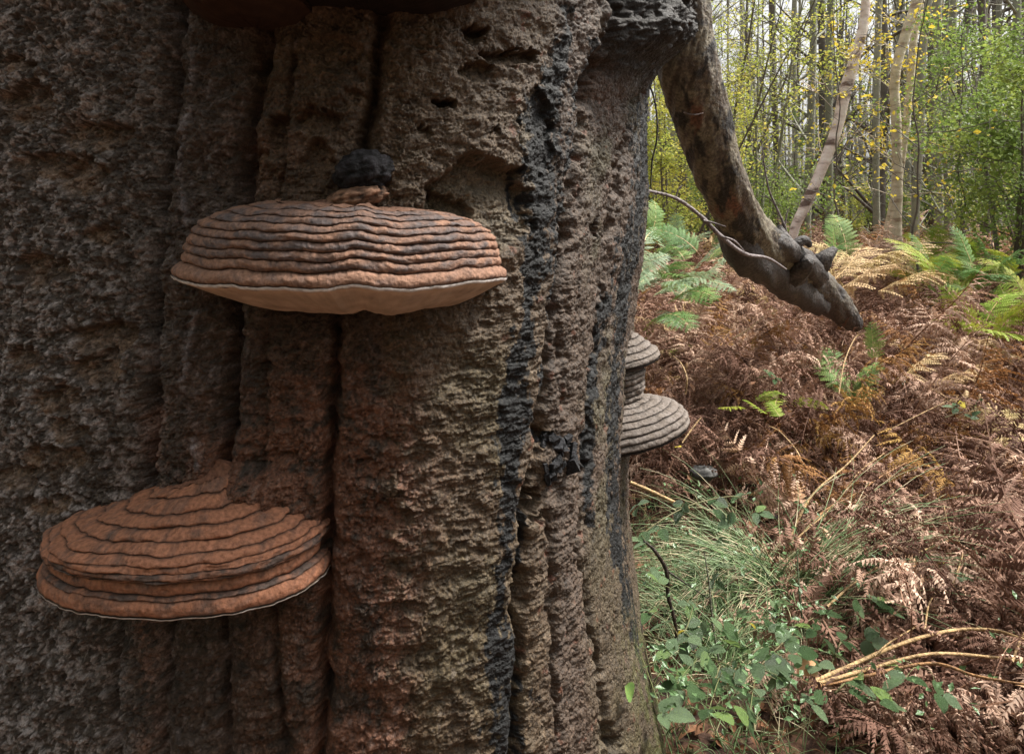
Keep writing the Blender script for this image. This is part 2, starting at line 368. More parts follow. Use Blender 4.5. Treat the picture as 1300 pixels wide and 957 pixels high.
for a, b in TAR:
    cx = np.interp(PY, [p[0] for p in a], [p[1] for p in a]); w = np.interp(PY, [p[0] for p in b], [p[1] for p in b])
    m = ss(.22, -.05, (np.abs(QW-cx)/np.maximum(w*.72, .5)-1)+rough_n*2.1+1.5*fbm(S*30, Z*9, 3, 125)-.12)
    m = m*(PY > a[0][0]-10+20*rough_n)*(PY < a[-1][0]+10)
    tar = np.maximum(tar, m)
C = mixc(C, c3(.007, .007, .009), tar)
C = mixc(C, c3(.05, .05, .065), tar*ss(.3, .5, fine)*.3)
C = mixc(C, c3(.045, .036, .03), np.clip(kb*1.6, 0, 1)*ss(735, 760, Q)+.9*np.exp(-((Q-795)/45)**2-(np.maximum(PY-75, 0)/40)**2)*ss(735, 765, Q))  # shade of the upper right overhang painted in as a darker colour
# moss at the foot, right
moss = ss(11.2, 12.8, ucol)[None, :]*ss(740, 860, PY)*ss(-.2, .2, medn+.3*fine)
C = mixc(C, c3(.13, .17, .03), moss*.85)
C *= (1+(1-tar)*(.4*fine+.35*medn+.35*(cid-.5)+.3*(gid-.5)+.35*(1-.6*left)*fbm(S*240, Z*300, 3, 106)))[..., None]
C *= (1+.75*left+.3*ss(185, 215, QW)*(1-ss(480, 520, QW)))[..., None]  # left and centre-left bark lightened in colour to stand for highlights there
C = np.clip(C*.50*c3(1.06, .99, .89), .004, .6)
V = np.stack([X3, Y3, Z], -1).reshape(-1, 3)
F = grid_faces(NR, NC, True)[:, ::-1]
beech = empty('beech_tree', (-.45, 1.5, 0), 'huge old beech trunk with fissured bark and black sap runs, filling the left side', 'tree')
to = obj('trunk', mesh_np('trunk', V, [F], True, [M['bark']], None, C.reshape(-1, 3)), beech)
to.matrix_parent_inverse = Matrix.Translation(-beech.location)
colgrid = (sxy, q, ucol, nrm2)
def surf_at(px, py):
    """point and outward normal of the finished bark at the given place (front only)"""
    c = int(np.argmin(np.where(isfront, np.abs(q-px), 1e9))); r = int(np.argmin(np.abs(pyr-py)))
    dd = np.median(D[max(r-6, 0):r+7, max(c-6, 0):c+7])
    b = sxy[c]+nrm2[c]*dd; return np.array([b[0], b[1], CZ-(py-HOR)/900*b[1]]), np.array([nrm2[c][0], nrm2[c][1], 0])
print('trunk', NR, NC, NR*NC)
del V, F, X3, Y3, C

# ------------------------------------------------------------------ bracket fungi
def fungus(name, label, O, ang, a, b, tiers, under=.035, wave=None, pal='rust', seed=0, nphi=300, tilt=0, rim_white=True, expo=2., margin_t=.004, under_col=(.20, .145, .10), back=-22, roll=.0042, group=None, asym=0, pts_per=9, irr=.002, hvar=.0016, slope=0):
    """O origin on the bark, ang heading of the outward axis, a half width, b reach; tiers = [(scale, height)...] from rim up"""
    root = empty(name, tuple(O), label, 'fungus', group)
    root.rotation_euler = (0, 0, ang)                      # local -Y is outward
    phi = np.radians(np.linspace(back, 180-back, nphi)); cs, sn = np.cos(phi), np.sin(phi)
    ux = np.sign(cs)*np.abs(cs)**(2/expo); uy = np.sign(sn)*np.abs(sn)**(2/expo)
    along = phi*a
    wv = (wave(np.degrees(phi)) if wave else 0*phi)+.0016*fbm(along*28, 0*phi+seed, 3, seed)
    rot_t = math.tan(R(tilt))
    def ring(s, h, rr=0, k=0, hh=0):
        j = .0022*fbm(along*45, 0*phi+k*1.7, 3, seed)+irr*fbm(along*14, 0*phi+k*.5, 2, seed+90)*min(k/4, 2)
        rad = s+(rr+j)/a*1.0
        x = a*rad*ux+asym*(1-s); y = -b*(s+(rr+j)/b)*uy
        fade = np.clip(1.3-.3*k/ max(len(tiers), 1), .5, 1.3)
        z = h+hh+wv*fade+.0012*fbm(along*60, 0*phi+k*3.1, 3, seed+50)+hvar*fbm(along*16, 0*phi+k*.9, 2, seed+70)*min(k, 1)+slope*k*cs+(-y)*rot_t
        return np.stack([x, y, z], 1)
    # colours
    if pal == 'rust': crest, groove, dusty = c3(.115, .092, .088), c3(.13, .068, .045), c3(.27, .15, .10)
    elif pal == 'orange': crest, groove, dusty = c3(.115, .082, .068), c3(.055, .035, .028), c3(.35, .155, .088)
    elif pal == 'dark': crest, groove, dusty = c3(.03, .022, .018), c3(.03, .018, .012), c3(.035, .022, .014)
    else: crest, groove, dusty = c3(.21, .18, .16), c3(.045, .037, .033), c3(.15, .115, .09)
    nT = len(tiers)-1
    for k in range(nT):
        (s0, h0), (s1, h1) = tiers[k][:2], tiers[k+1][:2]
        m = pts_per; rows = []; cols = []
        for i in range(m):
            t = i/(m-1); cv = math.sin(math.pi*min(max(t, 0), 1))**.55
            rr = roll*cv*(1.0 if k else .8)-roll*.55
            # overhang: the lower part of a ridge sits proud, the upper part slopes back
            s = lerp(s0, s1, t**1.5) if k else lerp(s0, s1, t**2.2)
            rg = ring(s, lerp(h0, h1, t), rr, k+t)
            nn = fbm(rg[:, 0]*170, (rg[:, 2]*1.5-rg[:, 1])*210+k*3, 4, seed+9, .65)
            n2 = fbm(rg[:, 0]*32, (rg[:, 2]*1.5-rg[:, 1])*55+k*3, 3, seed+19)
            rg[:, 2] += .0009*nn; rg[:, 1] -= .0011*nn
            rows.append(rg)
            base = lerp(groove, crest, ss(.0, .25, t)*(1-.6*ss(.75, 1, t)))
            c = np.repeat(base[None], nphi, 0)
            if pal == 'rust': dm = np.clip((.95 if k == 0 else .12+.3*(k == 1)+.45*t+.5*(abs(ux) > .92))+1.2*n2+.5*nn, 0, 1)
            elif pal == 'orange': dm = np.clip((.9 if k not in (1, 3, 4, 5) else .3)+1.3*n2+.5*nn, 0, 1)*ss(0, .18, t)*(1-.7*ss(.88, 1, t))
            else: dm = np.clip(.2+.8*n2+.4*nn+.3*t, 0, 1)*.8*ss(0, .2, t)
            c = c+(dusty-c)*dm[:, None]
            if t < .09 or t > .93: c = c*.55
            cols.append(np.clip(c*(1+.3*nn)[:, None], .01, .8))
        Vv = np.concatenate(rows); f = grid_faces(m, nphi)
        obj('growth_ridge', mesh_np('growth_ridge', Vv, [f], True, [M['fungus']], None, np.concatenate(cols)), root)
    # crown behind the last ridge
    s1, h1 = tiers[-1][:2]; rows = []; cols = []
    for i in range(8):
        t = i/7; rg = ring(s1*(1-t)+.02, h1+.006*math.sin(t*1.5), 0, nT); rg[:, 2] += .0025*fbm(rg[:, 0]*60, rg[:, 1]*60, 3, seed+3)
        rows.append(rg); cols.append(np.repeat((groove*.5+dusty*.5)[None], nphi, 0))
    obj('crown', mesh_np('crown', np.concatenate(rows), [grid_faces(8, nphi)], True, [M['fungus']], None, np.concatenate(cols)), root)
    # growing margin and the pored underside
    s0 = tiers[0][0]; rows = []; cols = []
    for i in range(6):
        t = i/5; th = math.pi*.5*t; nn = fbm(along*90, 0*phi+t, 3, seed+33)
        rows.append(ring(s0, tiers[0][1]-margin_t*math.sin(th), roll*.1-margin_t*.6*(1-math.cos(th))+.0005*nn, 0))
        cols.append(np.repeat((c3(.66, .60, .56) if rim_white else groove)[None], nphi, 0)*(.72+.28*ss(-.25, .2, fbm(along*110, 0*phi+i*.4, 4, seed+35)))[:, None]*(.55 if i == 0 else 1))
    obj('pale_margin' if rim_white else 'rim', mesh_np('margin', np.concatenate(rows), [grid_faces(6, nphi)[:, ::-1]], True, [M['pore']], None, np.concatenate(cols)), root)
    rows = []; cols = []
    for i in range(18):
        t = i/17; sc_ = s0*(1-t)+.02*t
        r = ring(sc_, tiers[0][1]-margin_t-under*math.sin(min(t*1.9, 1)*math.pi/2)**1.1, -margin_t*.6, 0)
        nn = fbm(r[:, 0]*40, r[:, 1]*40, 3, seed+43); r[:, 2] += .0012*nn
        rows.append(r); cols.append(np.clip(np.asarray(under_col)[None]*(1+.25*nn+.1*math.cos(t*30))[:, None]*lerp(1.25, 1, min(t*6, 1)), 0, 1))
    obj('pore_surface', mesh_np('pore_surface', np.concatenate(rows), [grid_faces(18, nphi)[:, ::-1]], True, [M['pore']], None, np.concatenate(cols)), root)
    return root

def gwave(*g):
    return lambda d: sum(A*np.exp(-((d-c)/w)**2) for c, w, A in g)
# 1: the upper bracket.  phi 0 = right tip, 180 = left tip
O = np.array([(437-650)/900*.865, .868, CZ-(365-HOR)/900*.75])
t1 = [(1.0, 0), (.95, .0155), (.94, .0265), (.925, .037), (.905, .047), (.875, .0568), (.82, .0655), (.74, .073), (.63, .0795), (.48, .085)]
fungus('bracket_fungus', 'wide reddish brown bracket with stacked ridges and pale underside, below the black lump', O, R(8), .200, .130, t1, .032,
       gwave((62, 12, -.0028), (80, 10, .003), (180, 25, .006), (0, 18, -.001), (130, 30, .001), (100, 8, -.001)), 'rust', 3, 420, 0, asym=.034, slope=-.0004, hvar=.0024, expo=1.6, under_col=(.42, .32, .24), margin_t=.0038)
# 2: the lower bracket
O = np.array([(240-650)/900*.88, .876, CZ-(739-HOR)/900*.84])
t2 = [(1.0, 0), (.97, .0165), (.925, .0200), (.915, .034), (.93, .0355), (.975, .0385), (.975, .045), (.95, .052), (.87, .060), (.77, .069), (.64, .079), (.50, .090), (.35, .103), (.21, .114)]
fungus('bracket_fungus', 'rust orange dusted bracket with thick rounded rim, lowest on the trunk at far left', O, R(-6), .179, .112, t2, .010,
       gwave((180, 25, .003), (150, 30, -.003), (0, 25, .005)), 'orange', 23, 420, 0, margin_t=.0018, roll=.0032, asym=.030, irr=.005, hvar=.0019, slope=.0008)
# 3/4: the grey pair on the right flank
def pxpt(px, py, Y): return P(px, py, Y)
O = pxpt(790, 459, 1.50)
t3 = [(1, 0), (.95, .012), (.76, .024), (.60, .036), (.44, .048), (.27, .058), (.12, .066)]
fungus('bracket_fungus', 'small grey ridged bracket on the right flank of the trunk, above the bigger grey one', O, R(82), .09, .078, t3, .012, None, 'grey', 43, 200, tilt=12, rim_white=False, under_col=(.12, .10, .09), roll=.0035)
O = pxpt(788, 552, 1.46)
t4 = [(1, 0), (.98, .013), (.93, .026), (.85, .038), (.74, .049), (.60, .058), (.44, .065), (.33, .071), (.32, .082), (.35, .094), (.345, .106), (.36, .118), (.34, .129), (.25, .138)]
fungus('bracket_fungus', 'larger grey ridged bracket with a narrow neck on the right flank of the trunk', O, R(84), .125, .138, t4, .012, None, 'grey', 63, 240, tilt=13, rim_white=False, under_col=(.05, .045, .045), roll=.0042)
# 5: the one cut by the top of the frame
O = np.array([(325-650)/900*.87, .875, CZ-(16-HOR)/900*.87])
t5 = [(1, 0), (.98, .02), (.95, .04), (.9, .06), (.8, .08), (.6, .1)]
fungus('bracket_fungus', 'dark brown bracket at the top edge of the picture, above the upper left fissure', O, R(5), .075, .15, t5, .018, None, 'dark', 83, 200, rim_white=False, under_col=(.045, .026, .017))
O = np.array([(470-650)/900*.87, .87, CZ-(-8-HOR)/900*.87])
fungus('bracket_fungus', 'blackish bracket at the top edge of the picture, right of the dark brown one', O, R(8), .13, .17, t5, .02, None, 'dark', 93, 200, rim_white=False, under_col=(.02, .014, .011))

def blob(center, radii, seed, amp, freq, nu=90, nv=60, flat=None, rot=0):
    u = np.linspace(0, 2*np.pi, nu, endpoint=False); v = np.linspace(.02, np.pi-.02, nv)
    U, Vv = np.meshgrid(u, v); d = np.stack([np.cos(U)*np.sin(Vv), np.sin(U)*np.sin(Vv), np.cos(Vv)], -1)
    # three planar noises instead of one 3d noise
    n = (fbm(d[..., 0]*freq+2, d[..., 2]*freq, 4, seed)+fbm(d[..., 1]*freq+7, d[..., 2]*freq+3, 4, seed+1)+fbm(d[..., 0]*freq, d[..., 1]*freq+9, 4, seed+2))
    r = 1+amp*n
    p = d*r[..., None]*np.asarray(radii)
    cr, sr = math.cos(rot), math.sin(rot)
    p = np.stack([p[..., 0]*cr-p[..., 2]*sr, p[..., 1], p[..., 0]*sr+p[..., 2]*cr], -1)+np.asarray(center)
    return p.reshape(-1, 3), grid_faces(nv, nu, True), n.reshape(-1)
# black spongy lump over the upper bracket, and the brown crescent under it
lp, ln = surf_at(462, 219)
V_, F_, n_ = blob((0, 0, 0), (.037, .034, .026), 5, .10, 3.2, rot=R(12))
o = obj('old_fungus', mesh_np('old_fungus', V_, [F_[:, ::-1]], True, [M['char']], None, np.clip(c3(.014, .013, .015)[None]*(1+1.5*n_)[:, None], .004, .1)))
o.location = tuple(lp+ln*.006); tag(o, 'spongy black dried up fungus lump above the wide upper bracket', 'fungus')
lp, ln = surf_at(452, 248)
V_, F_, n_ = blob((0, 0, 0), (.040, .040, .017), 8, .08, 3, rot=R(14))
o = obj('young_fungus', mesh_np('young_fungus', V_, [F_[:, ::-1]], True, [M['fungus']], None, np.clip(c3(.17, .095, .06)[None]*(1+1.2*n_)[:, None], .01, .4)))
o.location = tuple(lp+ln*.002+np.array([0, 0, -.004])); tag(o, 'brown crescent shaped fungus knob squeezed between black lump and bracket', 'fungus')
# charcoal like crust of shards at the right ridge
root = empty('crust_fungus', tuple(surf_at(713, 578)[0]), 'crumbling charcoal black crust with angular shards on the right ridge of bark', 'fungus')
r0 = np.array(root.location)
for k in range(34):
    x, y = rnd.gauss(713, 9), rnd.uniform(546, 607)
    if y > 590: x = 706+rnd.gauss(0, 9)
    p_, n2_ = surf_at(x, y); s = rnd.uniform(.004, .010)
    mb = MB(); pts = np.array([[rnd.uniform(-1, 1), rnd.uniform(-.5, .5), rnd.uniform(-1, 1)] for _ in range(3)])
    cube = np.array([[i, j, l] for i in (-1, 1) for j in (-.5, .5) for l in (-1, 1)])*s*np.array([1, 1, rnd.uniform(.6, 1.2)])
    cube += np.array([[rnd.uniform(-.3, .3)*s for _ in range(3)] for _ in range(8)])
    e = np.array(Euler((rnd.uniform(0, 6), rnd.uniform(0, 6), rnd.uniform(0, 6))).to_matrix())
    mb.add(cube@e.T+p_-r0+n2_*.006*rnd.random(), [[0, 1, 3, 2], [4, 6, 7, 5], [0, 4, 5, 1], [2, 3, 7, 6], [0, 2, 6, 4], [1, 5, 7, 3]], c=c3(.018, .018, .02)*rnd.uniform(.6, 2))
    obj('shard', mb.mesh('shard', M['char'], False), root)

# ------------------------------------------------------------------ ground
def gz(x, y):
    x = np.asarray(x, float); y = np.asarray(y, float)
    return .36*(1-np.exp(-np.maximum(y-1.6, 0)/4.5))+.05*fbm(x*.9, y*.9, 3, 200)*ss(1.5, 4, y)-.02
def axis(a, b, n, c0, p=2.2):
    t = np.linspace(-1, 1, n); return np.where(t < 0, c0+(a-c0)*np.abs(t)**p*-0+ -(c0-a)*np.abs(t)**p, c0+(b-c0)*np.abs(t)**p)
gx = axis(-60, 70, 260, 1.2); gy = axis(-40, 140, 300, 2.5)
GX, GY = np.meshgrid(gx, gy); GZ = gz(GX, GY)+.012*fbm(GX*9, GY*9, 3, 210)*(GY < 20)
M['soil'] = ramp_mat('leaf_mould', [(0, (.02, .012, .009)), (.45, (.07, .038, .026)), (.75, (.14, .075, .045)), (1, (.05, .05, .02))], .9, .2, 0, 30, ((60, .01, 6),), 0)
g = obj('ground', mesh_np('ground', np.stack([GX, GY, GZ], -1).reshape(-1, 3), [grid_faces(300, 260)], True, [M['soil']])); tag(g, kind='structure')

# ------------------------------------------------------------------ the sagging limb
def rough_limb(path, rad, nseg, nth, amp, seed, colf):
    pth = smooth_path(path, nseg); r = np.interp(np.linspace(0, 1, nseg), np.linspace(0, 1, len(rad)), rad)
    T, A, B = frames(pth); th = np.arange(nth)/nth*2*np.pi
    L = np.concatenate([[0], np.cumsum(np.linalg.norm(np.diff(pth, axis=0), axis=1))])
    TH, LL = np.meshgrid(th, L)
    n = fbm(np.cos(TH)*2+LL*9, np.sin(TH)*2+LL*3, 4, seed); n2 = fbm(np.cos(TH)*7+LL*50, np.sin(TH)*7+LL*20, 3, seed+5)
    rr = r[:, None]*(1+amp*n+amp*.25*n2)
    V = pth[:, None]+rr[..., None]*(A[:, None]*np.cos(TH)[..., None]+B[:, None]*np.sin(TH)[..., None])
    c = colf(TH, LL/L[-1], n, n2, V); V = V.reshape(-1, 3)
    e = len(V); V = np.vstack([V, pth[-1][None]+T[-1]*r[-1]*.3]); c = np.vstack([c.reshape(-1, 3), c.reshape(-1, 3)[-1:]])
    last = (nseg-1)*nth+np.arange(nth); cap = np.stack([last, (nseg-1)*nth+(np.arange(nth)+1) % nth, np.full(nth, e)], 1)
    return V, grid_faces(nseg, nth, True), cap, c
def col_limb(TH, t, n, n2, V):
    x_ = 650+900*V[..., 0]/V[..., 1]; y_ = HOR-(V[..., 2]-CZ)*900/V[..., 1]
    C = np.zeros(TH.shape+(3,)); C[...] = c3(.14, .105, .075)
    C = mixc(C, c3(.30, .26, .18), ss(-.15, .3, n2+1.3*n+fbm(x_/30, y_/40, 3, 310))*.75)
    x = 650+900*V[..., 0]/V[..., 1]; y = HOR-(V[..., 2]-CZ)*900/V[..., 1]
    for a, b, rx, ry in ((884, 146, 11, 24), (918, 268, 22, 12), (931, 262, 14, 20)):
        C = mixc(C, c3(.24, .11, .065), 1-ss(.5, 1.1, np.hypot((x-a)/rx, (y-b)/ry)+.5*n2))
    C = mixc(C, c3(.40, .35, .25), ss(.05, .35, fbm(x/14, y/18, 4, 320))*.5)
    C = mixc(C, c3(.02, .018, .018), ss(.10, .20, fbm(x/24, y/34, 5, 300, .6)+.15*n2)*.92)
    C = mixc(C, c3(.10, .09, .09), ss(.55, .9, t)*.6)
    return np.clip(C*(1+.3*n2)[..., None], .01, .6)
limb_pts = [P(862, -160, 1.9), P(872, -60, 1.85), P(870, 0, 1.85), P(870, 70, 1.9), P(889, 145, 2.0), P(919, 235, 2.15), P(950, 293, 2.4), P(990, 328, 2.75), P(1024, 354, 3.0), P(1054, 380, 3.2), P(1082, 410, 3.4)]
limb_rad = [.08, .060, .062, .082, .080, .070, .074, .086, .084, .074, .05]
V_, F_, cap, c_ = rough_limb(limb_pts, limb_rad, 260, 110, .13, 500, col_limb)
limb = empty('sagging_limb', tuple(P(1072, 398, 3.35)), 'thick brown dead limb sagging from the trunk down into the bracken', 'branch')
def under(root, o): o.parent = root; o.matrix_parent_inverse = Matrix.Translation(-root.location); return o
under(limb, obj('bough', mesh_np('bough', V_, [F_, cap], True, [M['limb']], None, c_)))
def stub(pts, rad, name='stub', amp=.3, seed=1, n=40, nth=20, dark=.6):
    def cf(TH, t, n_, n2, V):
        C = np.zeros(TH.shape+(3,)); C[...] = c3(.16, .14, .13); C = mixc(C, c3(.04, .035, .035), ss(0, .3, n_+.3)*dark); return C
    V_, F_, cap, c_ = rough_limb(pts, rad, n, nth, amp, seed, cf)
    return mesh_np(name, V_, [F_, cap], True, [M['limb']], None, c_)
for k, (pts, rad) in enumerate([
    ([P(962, 312, 2.45), P(985, 308, 2.5), P(1002, 318, 2.6), P(1020, 332, 2.75), P(1036, 350, 2.9)], [.035, .035, .04, .045, .05]),
    ([P(1000, 315, 2.6), P(992, 298, 2.6), P(990, 286, 2.6)], [.035, .025, .008]),
    ([P(1035, 345, 2.9), P(1045, 330, 2.85), P(1060, 315, 2.85)], [.045, .035, .014]),
    ([P(1008, 350, 2.7), P(1022, 335, 2.62), P(1030, 328, 2.6)], [.045, .035, .02]),
    ([P(918, 262, 2.25), P(945, 322, 2.42), P(985, 350, 2.7), P(1012, 368, 2.9), P(1040, 386, 3.1)], [.04, .062, .060, .065, .05]),
    ([P(1000, 318, 2.6), P(1020, 305, 2.6), P(1028, 312, 2.62)], [.02, .018, .01])]):
    under(limb, obj('stub', stub(pts, rad, seed=30+k)))
def stick(name, label, cat, pts, rad, col, group=None, mat='limb', n=40, nth=7, amp=.12, sub=()):
    pts = np.array(pts); base = pts[0]
    def mk(p, r, s):
        pth = smooth_path(p, n); rr = np.interp(np.linspace(0, 1, n), np.linspace(0, 1, len(r)), r)
        rr = rr*(1+amp*fbm(np.linspace(0, 20, n), np.zeros(n), 3, s)*2)
        V_, F_ = tube(pth-base, rr, nth); nn = fbm(np.repeat(np.linspace(0, 12, n), nth), np.zeros(n*nth), 3, s+4)
        return V_, F_, np.clip(np.asarray(col)[None]*(1+.6*nn)[:, None], .01, .8)
    if not len(sub):
        V_, F_, c_ = mk(pts, rad, 1); o = obj(name, mesh_np(name, V_, [F_], True, [M[mat]], None, c_)); o.location = tuple(base)
        return tag(o, label, cat, group)
    root = empty(name, tuple(base), label, cat, group)
    V_, F_, c_ = mk(pts, rad, 1); obj('stem', mesh_np('stem', V_, [F_], True, [M[mat]], None, c_), root)
    for k, (p, r) in enumerate(sub):
        V_, F_, c_ = mk(np.array(p), r, 5+k); obj('side_twig', mesh_np('side_twig', V_, [F_], True, [M[mat]], None, c_), root)
    return root
stick('bare_twig', 'long bare lilac grey twig running from the trunk across the sagging limb', 'twig',
      [P(822, 242, 1.6), P(858, 252, 1.65), P(890, 275, 1.7), P(915, 300, 1.75), P(945, 322, 1.9), P(975, 328, 2.1), P(998, 342, 2.45)], [.0035, .004, .005, .006, .0055, .0045, .003], (.30, .25, .25),
      sub=(([P(893, 280, 1.7), P(905, 283, 1.7), P(922, 288, 1.68)], [.003, .0025, .001]), ([P(915, 300, 1.75), P(932, 306, 1.75), P(946, 320, 1.8)], [.003, .003, .001]), ([P(858, 252, 1.65), P(861, 240, 1.65), P(866, 236, 1.65)], [.002, .0015, .001])))
stick('trailing_stem', 'thin dark climbing stem hanging in an arc beside the trunk edge', 'stem',
      [P(812, 92, 1.5), P(826, 112, 1.5), P(833, 140, 1.5), P(834, 175, 1.5), P(828, 205, 1.5), P(826, 240, 1.5)], [.0022, .002, .002, .002, .0018, .0014], (.05, .04, .035))
stick('upright_shoot', 'thin pale upright shoot rising from the stubs on the sagging limb', 'twig',
      [P(1000, 312, 2.62), P(996, 288, 2.6), P(985, 262, 2.6), P(976, 240, 2.6), P(970, 208, 2.6), P(967, 180, 2.6)], [.007, .006, .004, .004, .003, .0015], (.24, .2, .19),
      sub=(([P(996, 288, 2.6), P(999, 272, 2.6), P(1003, 262, 2.6)], [.004, .003, .001]), ([P(985, 262, 2.6), P(976, 252, 2.6), P(962, 248, 2.6)], [.003, .002, .001])))
stick('short_twig', 'short pale twig lying against the orange peeled patch of the limb', 'twig', [P(868, 143, 1.9), P(880, 146, 1.88), P(893, 144, 1.87)], [.0015, .002, .0012], (.4, .33, .32))

# ------------------------------------------------------------------ foliage prototypes
M['dead'] = ramp_mat('dead_bracken', [(0, (.045, .022, .015)), (.3, (.16, .082, .056)), (.6, (.32, .19, .135)), (.85, (.62, .44, .33)), (1, (.42, .22, .08))], .8, .25, .12, 9, None, .75)
M['rustfern'] = ramp_mat('orange_bracken', [(0, (.15, .06, .025)), (.5, (.29, .14, .05)), (1, (.42, .27, .08))], .8, .25, .2, 9, None, .5)
M['palefern'] = ramp_mat('pale_bracken', [(0, (.42, .27, .14)), (.5, (.58, .42, .24)), (1, (.55, .45, .2))], .75, .25, .2, 9, None, .5)
M['greenfern'] = ramp_mat('green_bracken', [(0, (.06, .14, .035)), (.5, (.14, .26, .07)), (1, (.25, .33, .08))], .6, .35, .3, 9, None, .6)
M['bluefern'] = ramp_mat('blue_green_bracken', [(0, (.12, .19, .09)), (.5, (.24, .33, .19)), (1, (.38, .46, .28))], .5, .4, .25, 9, None, .5)
M['limefern'] = ramp_mat('lime_bracken', [(0, (.16, .26, .03)), (.5, (.26, .36, .04)), (1, (.42, .38, .05))], .6, .35, .3, 9, None, .5)
M['straw'] = ramp_mat('straw_stalk', [(0, (.36, .21, .09)), (.5, (.58, .40, .20)), (1, (.58, .45, .27))], .6, .35, 0, 14, None, .5)
M['stem'] = ramp_mat('brown_stalk', [(0, (.10, .045, .03)), (1, (.26, .14, .08))], .7, .3, 0, 14, None, .6)

def frond(seed, L, npairs, npin, width, a0, a1, dead=0., pin_w=.42, stalk=.0):
    """flat fern frond along +X from the origin; returns V, faces(quads), material index (0 blade, 1 stalk)"""
    r = random.Random(seed); mb = MB(); nst = 26
    t = np.linspace(0, 1, nst); ang = a0+(a1-a0)*t+(.25*np.sin(t*5+seed) if dead else 0)
    yb = (.10*np.sin(t*3.1+seed*2)*L*(.4+dead))
    dx = np.cos(ang)*L/nst; dz = np.sin(ang)*L/nst
    path = np.stack([np.cumsum(dx), yb, np.cumsum(dz)], 1); path -= path[0]
    V_, F_ = tube(path, np.interp(t, [0, 1], [.0032, .0008])*(L/.5), 3); stem_n = len(F_); mb.add(V_, F_)
    T, A, B = frames(path); up0 = np.stack([-np.sin(ang), 0*ang, np.cos(ang)], 1)
    nb = 0
    for i in range(npairs):
        tt_ = stalk+(1-stalk)*((i+.6)/npairs)**.9*.98; k = min(int(tt_*nst), nst-1); p = path[k]; ta = T[k]; up = up0[k]; sd_ = np.cross(up, ta)
        prof = math.sin(math.pi*min((.28+.72*(i/npairs)), 1))**.9*.95+.05
        for side in (-1, 1):
            if dead and r.random() < .08: continue
            Lp = width*prof*r.uniform(.85, 1.1)*(1-.25*dead*r.random()); nq = max(3, int(npin*prof+1))
            sweep = r.uniform(.25, .5)+.5*i/npairs*.6
            d = sd_*side*math.cos(sweep)+ta*math.sin(sweep); u = up.copy()
            if dead:
                tw = r.gauss(0, .7)*dead; d2 = d*math.cos(tw)+u*math.sin(tw)*r.choice((-1, -1, 1)); u = u*math.cos(tw)-d*math.sin(tw); d = d2
            droop = r.uniform(.15, .5)+dead*r.uniform(.3, 2.6)
            pos = p.copy(); step = Lp/nq
            for j in range(nq):
                w = (1-(j/nq)**1.3)*.9+.12; a = droop/nq
                dn = d*math.cos(a)-u*math.sin(a); u = u*math.cos(a)+d*math.sin(a); d = dn
                s2 = np.cross(u, d); nxt = pos+d*step
                pl = Lp*pin_w*w*.5; hw = step*.46
                for s3 in (-1, 1):
                    c = r.uniform(-.15, .2)+dead*r.uniform(-.3, 1.5)
                    e = s2*s3*math.cos(c)-u*math.sin(c)*1.0+d*.35
                    l = pl*r.uniform(.8, 1.15)
                    b0 = pos; b1 = pos+d*hw*1.7
                    mid_ = pos+d*hw+e*l*.55
                    tip = pos+d*hw*(1.2+.6)+e*l - u*(dead*l*.5*r.random())
                    mb.add([b0, mid_-d*hw*.55, tip, mid_+d*hw*.75+u*l*.06, b1], f4=[[0, 1, 2, 3]], f3=[[0, 3, 4]]); nb += 1
                pos = nxt
    V = np.concatenate(mb.V); F4 = np.concatenate(mb.F4); F3 = np.concatenate(mb.F3)
    midx = np.zeros(len(F4)+len(F3), int); midx[:stem_n] = 1
    return V, F4, F3, midx
def frond_meshes(name, specs, mb_, ms_):
    out_ = []
    for s in specs:
        V, a, b, mi = frond(*s[0], **s[1]); out_.append(mesh_np(name, V, [a, b], False, [mb_, ms_], mi))
    return out_
def rematerial(meshes, name, m0, m1):
    out_ = []
    for me in meshes: c = me.copy(); c.name = name; c.materials[0] = m0; c.materials[1] = m1; out_.append(c)
    return out_
dead_me = frond_meshes('dead_bracken_frond', [((s, L, n, p, w, a0, a1), dict(dead=dd, pin_w=.30)) for s, L, n, p, w, a0, a1, dd in (
    (1, .42, 19, 14, .12, .5, -.5, .8), (2, .36, 18, 13, .10, .2, -.9, 1.), (3, .46, 21, 15, .13, .7, -.3, .6), (4, .30, 16, 12, .09, .1, -.4, 1.1),
    (5, .40, 19, 12, .08, .9, -1.0, 1.), (6, .34, 18, 13, .11, .3, .2, .9))], M['dead'], M['stem'])
pale_me = rematerial(frond_meshes('pale_bracken_frond', [((11, .5, 15, 11, .17, .5, -.35), dict(dead=.25)), ((12, .45, 14, 10, .15, .3, -.5), dict(dead=.35))], M['palefern'], M['straw']), 'pale_bracken_frond', M['palefern'], M['straw'])
green_src = frond_meshes('green_bracken_frond', [((21, .55, 16, 11, .17, .75, -.35), dict(dead=.0)), ((22, .48, 15, 10, .16, .5, -.5), dict(dead=.08)), ((23, .4, 14, 9, .13, .9, -.1), dict(dead=.05))], M['greenfern'], M['straw'])
blue_me = rematerial(green_src, 'blue_green_bracken_frond', M['bluefern'], M['straw'])
lime_me = rematerial(green_src, 'lime_bracken_frond', M['limefern'], M['straw'])
rust_me = rematerial(dead_me[:3], 'orange_bracken_frond', M['rustfern'], M['stem'])

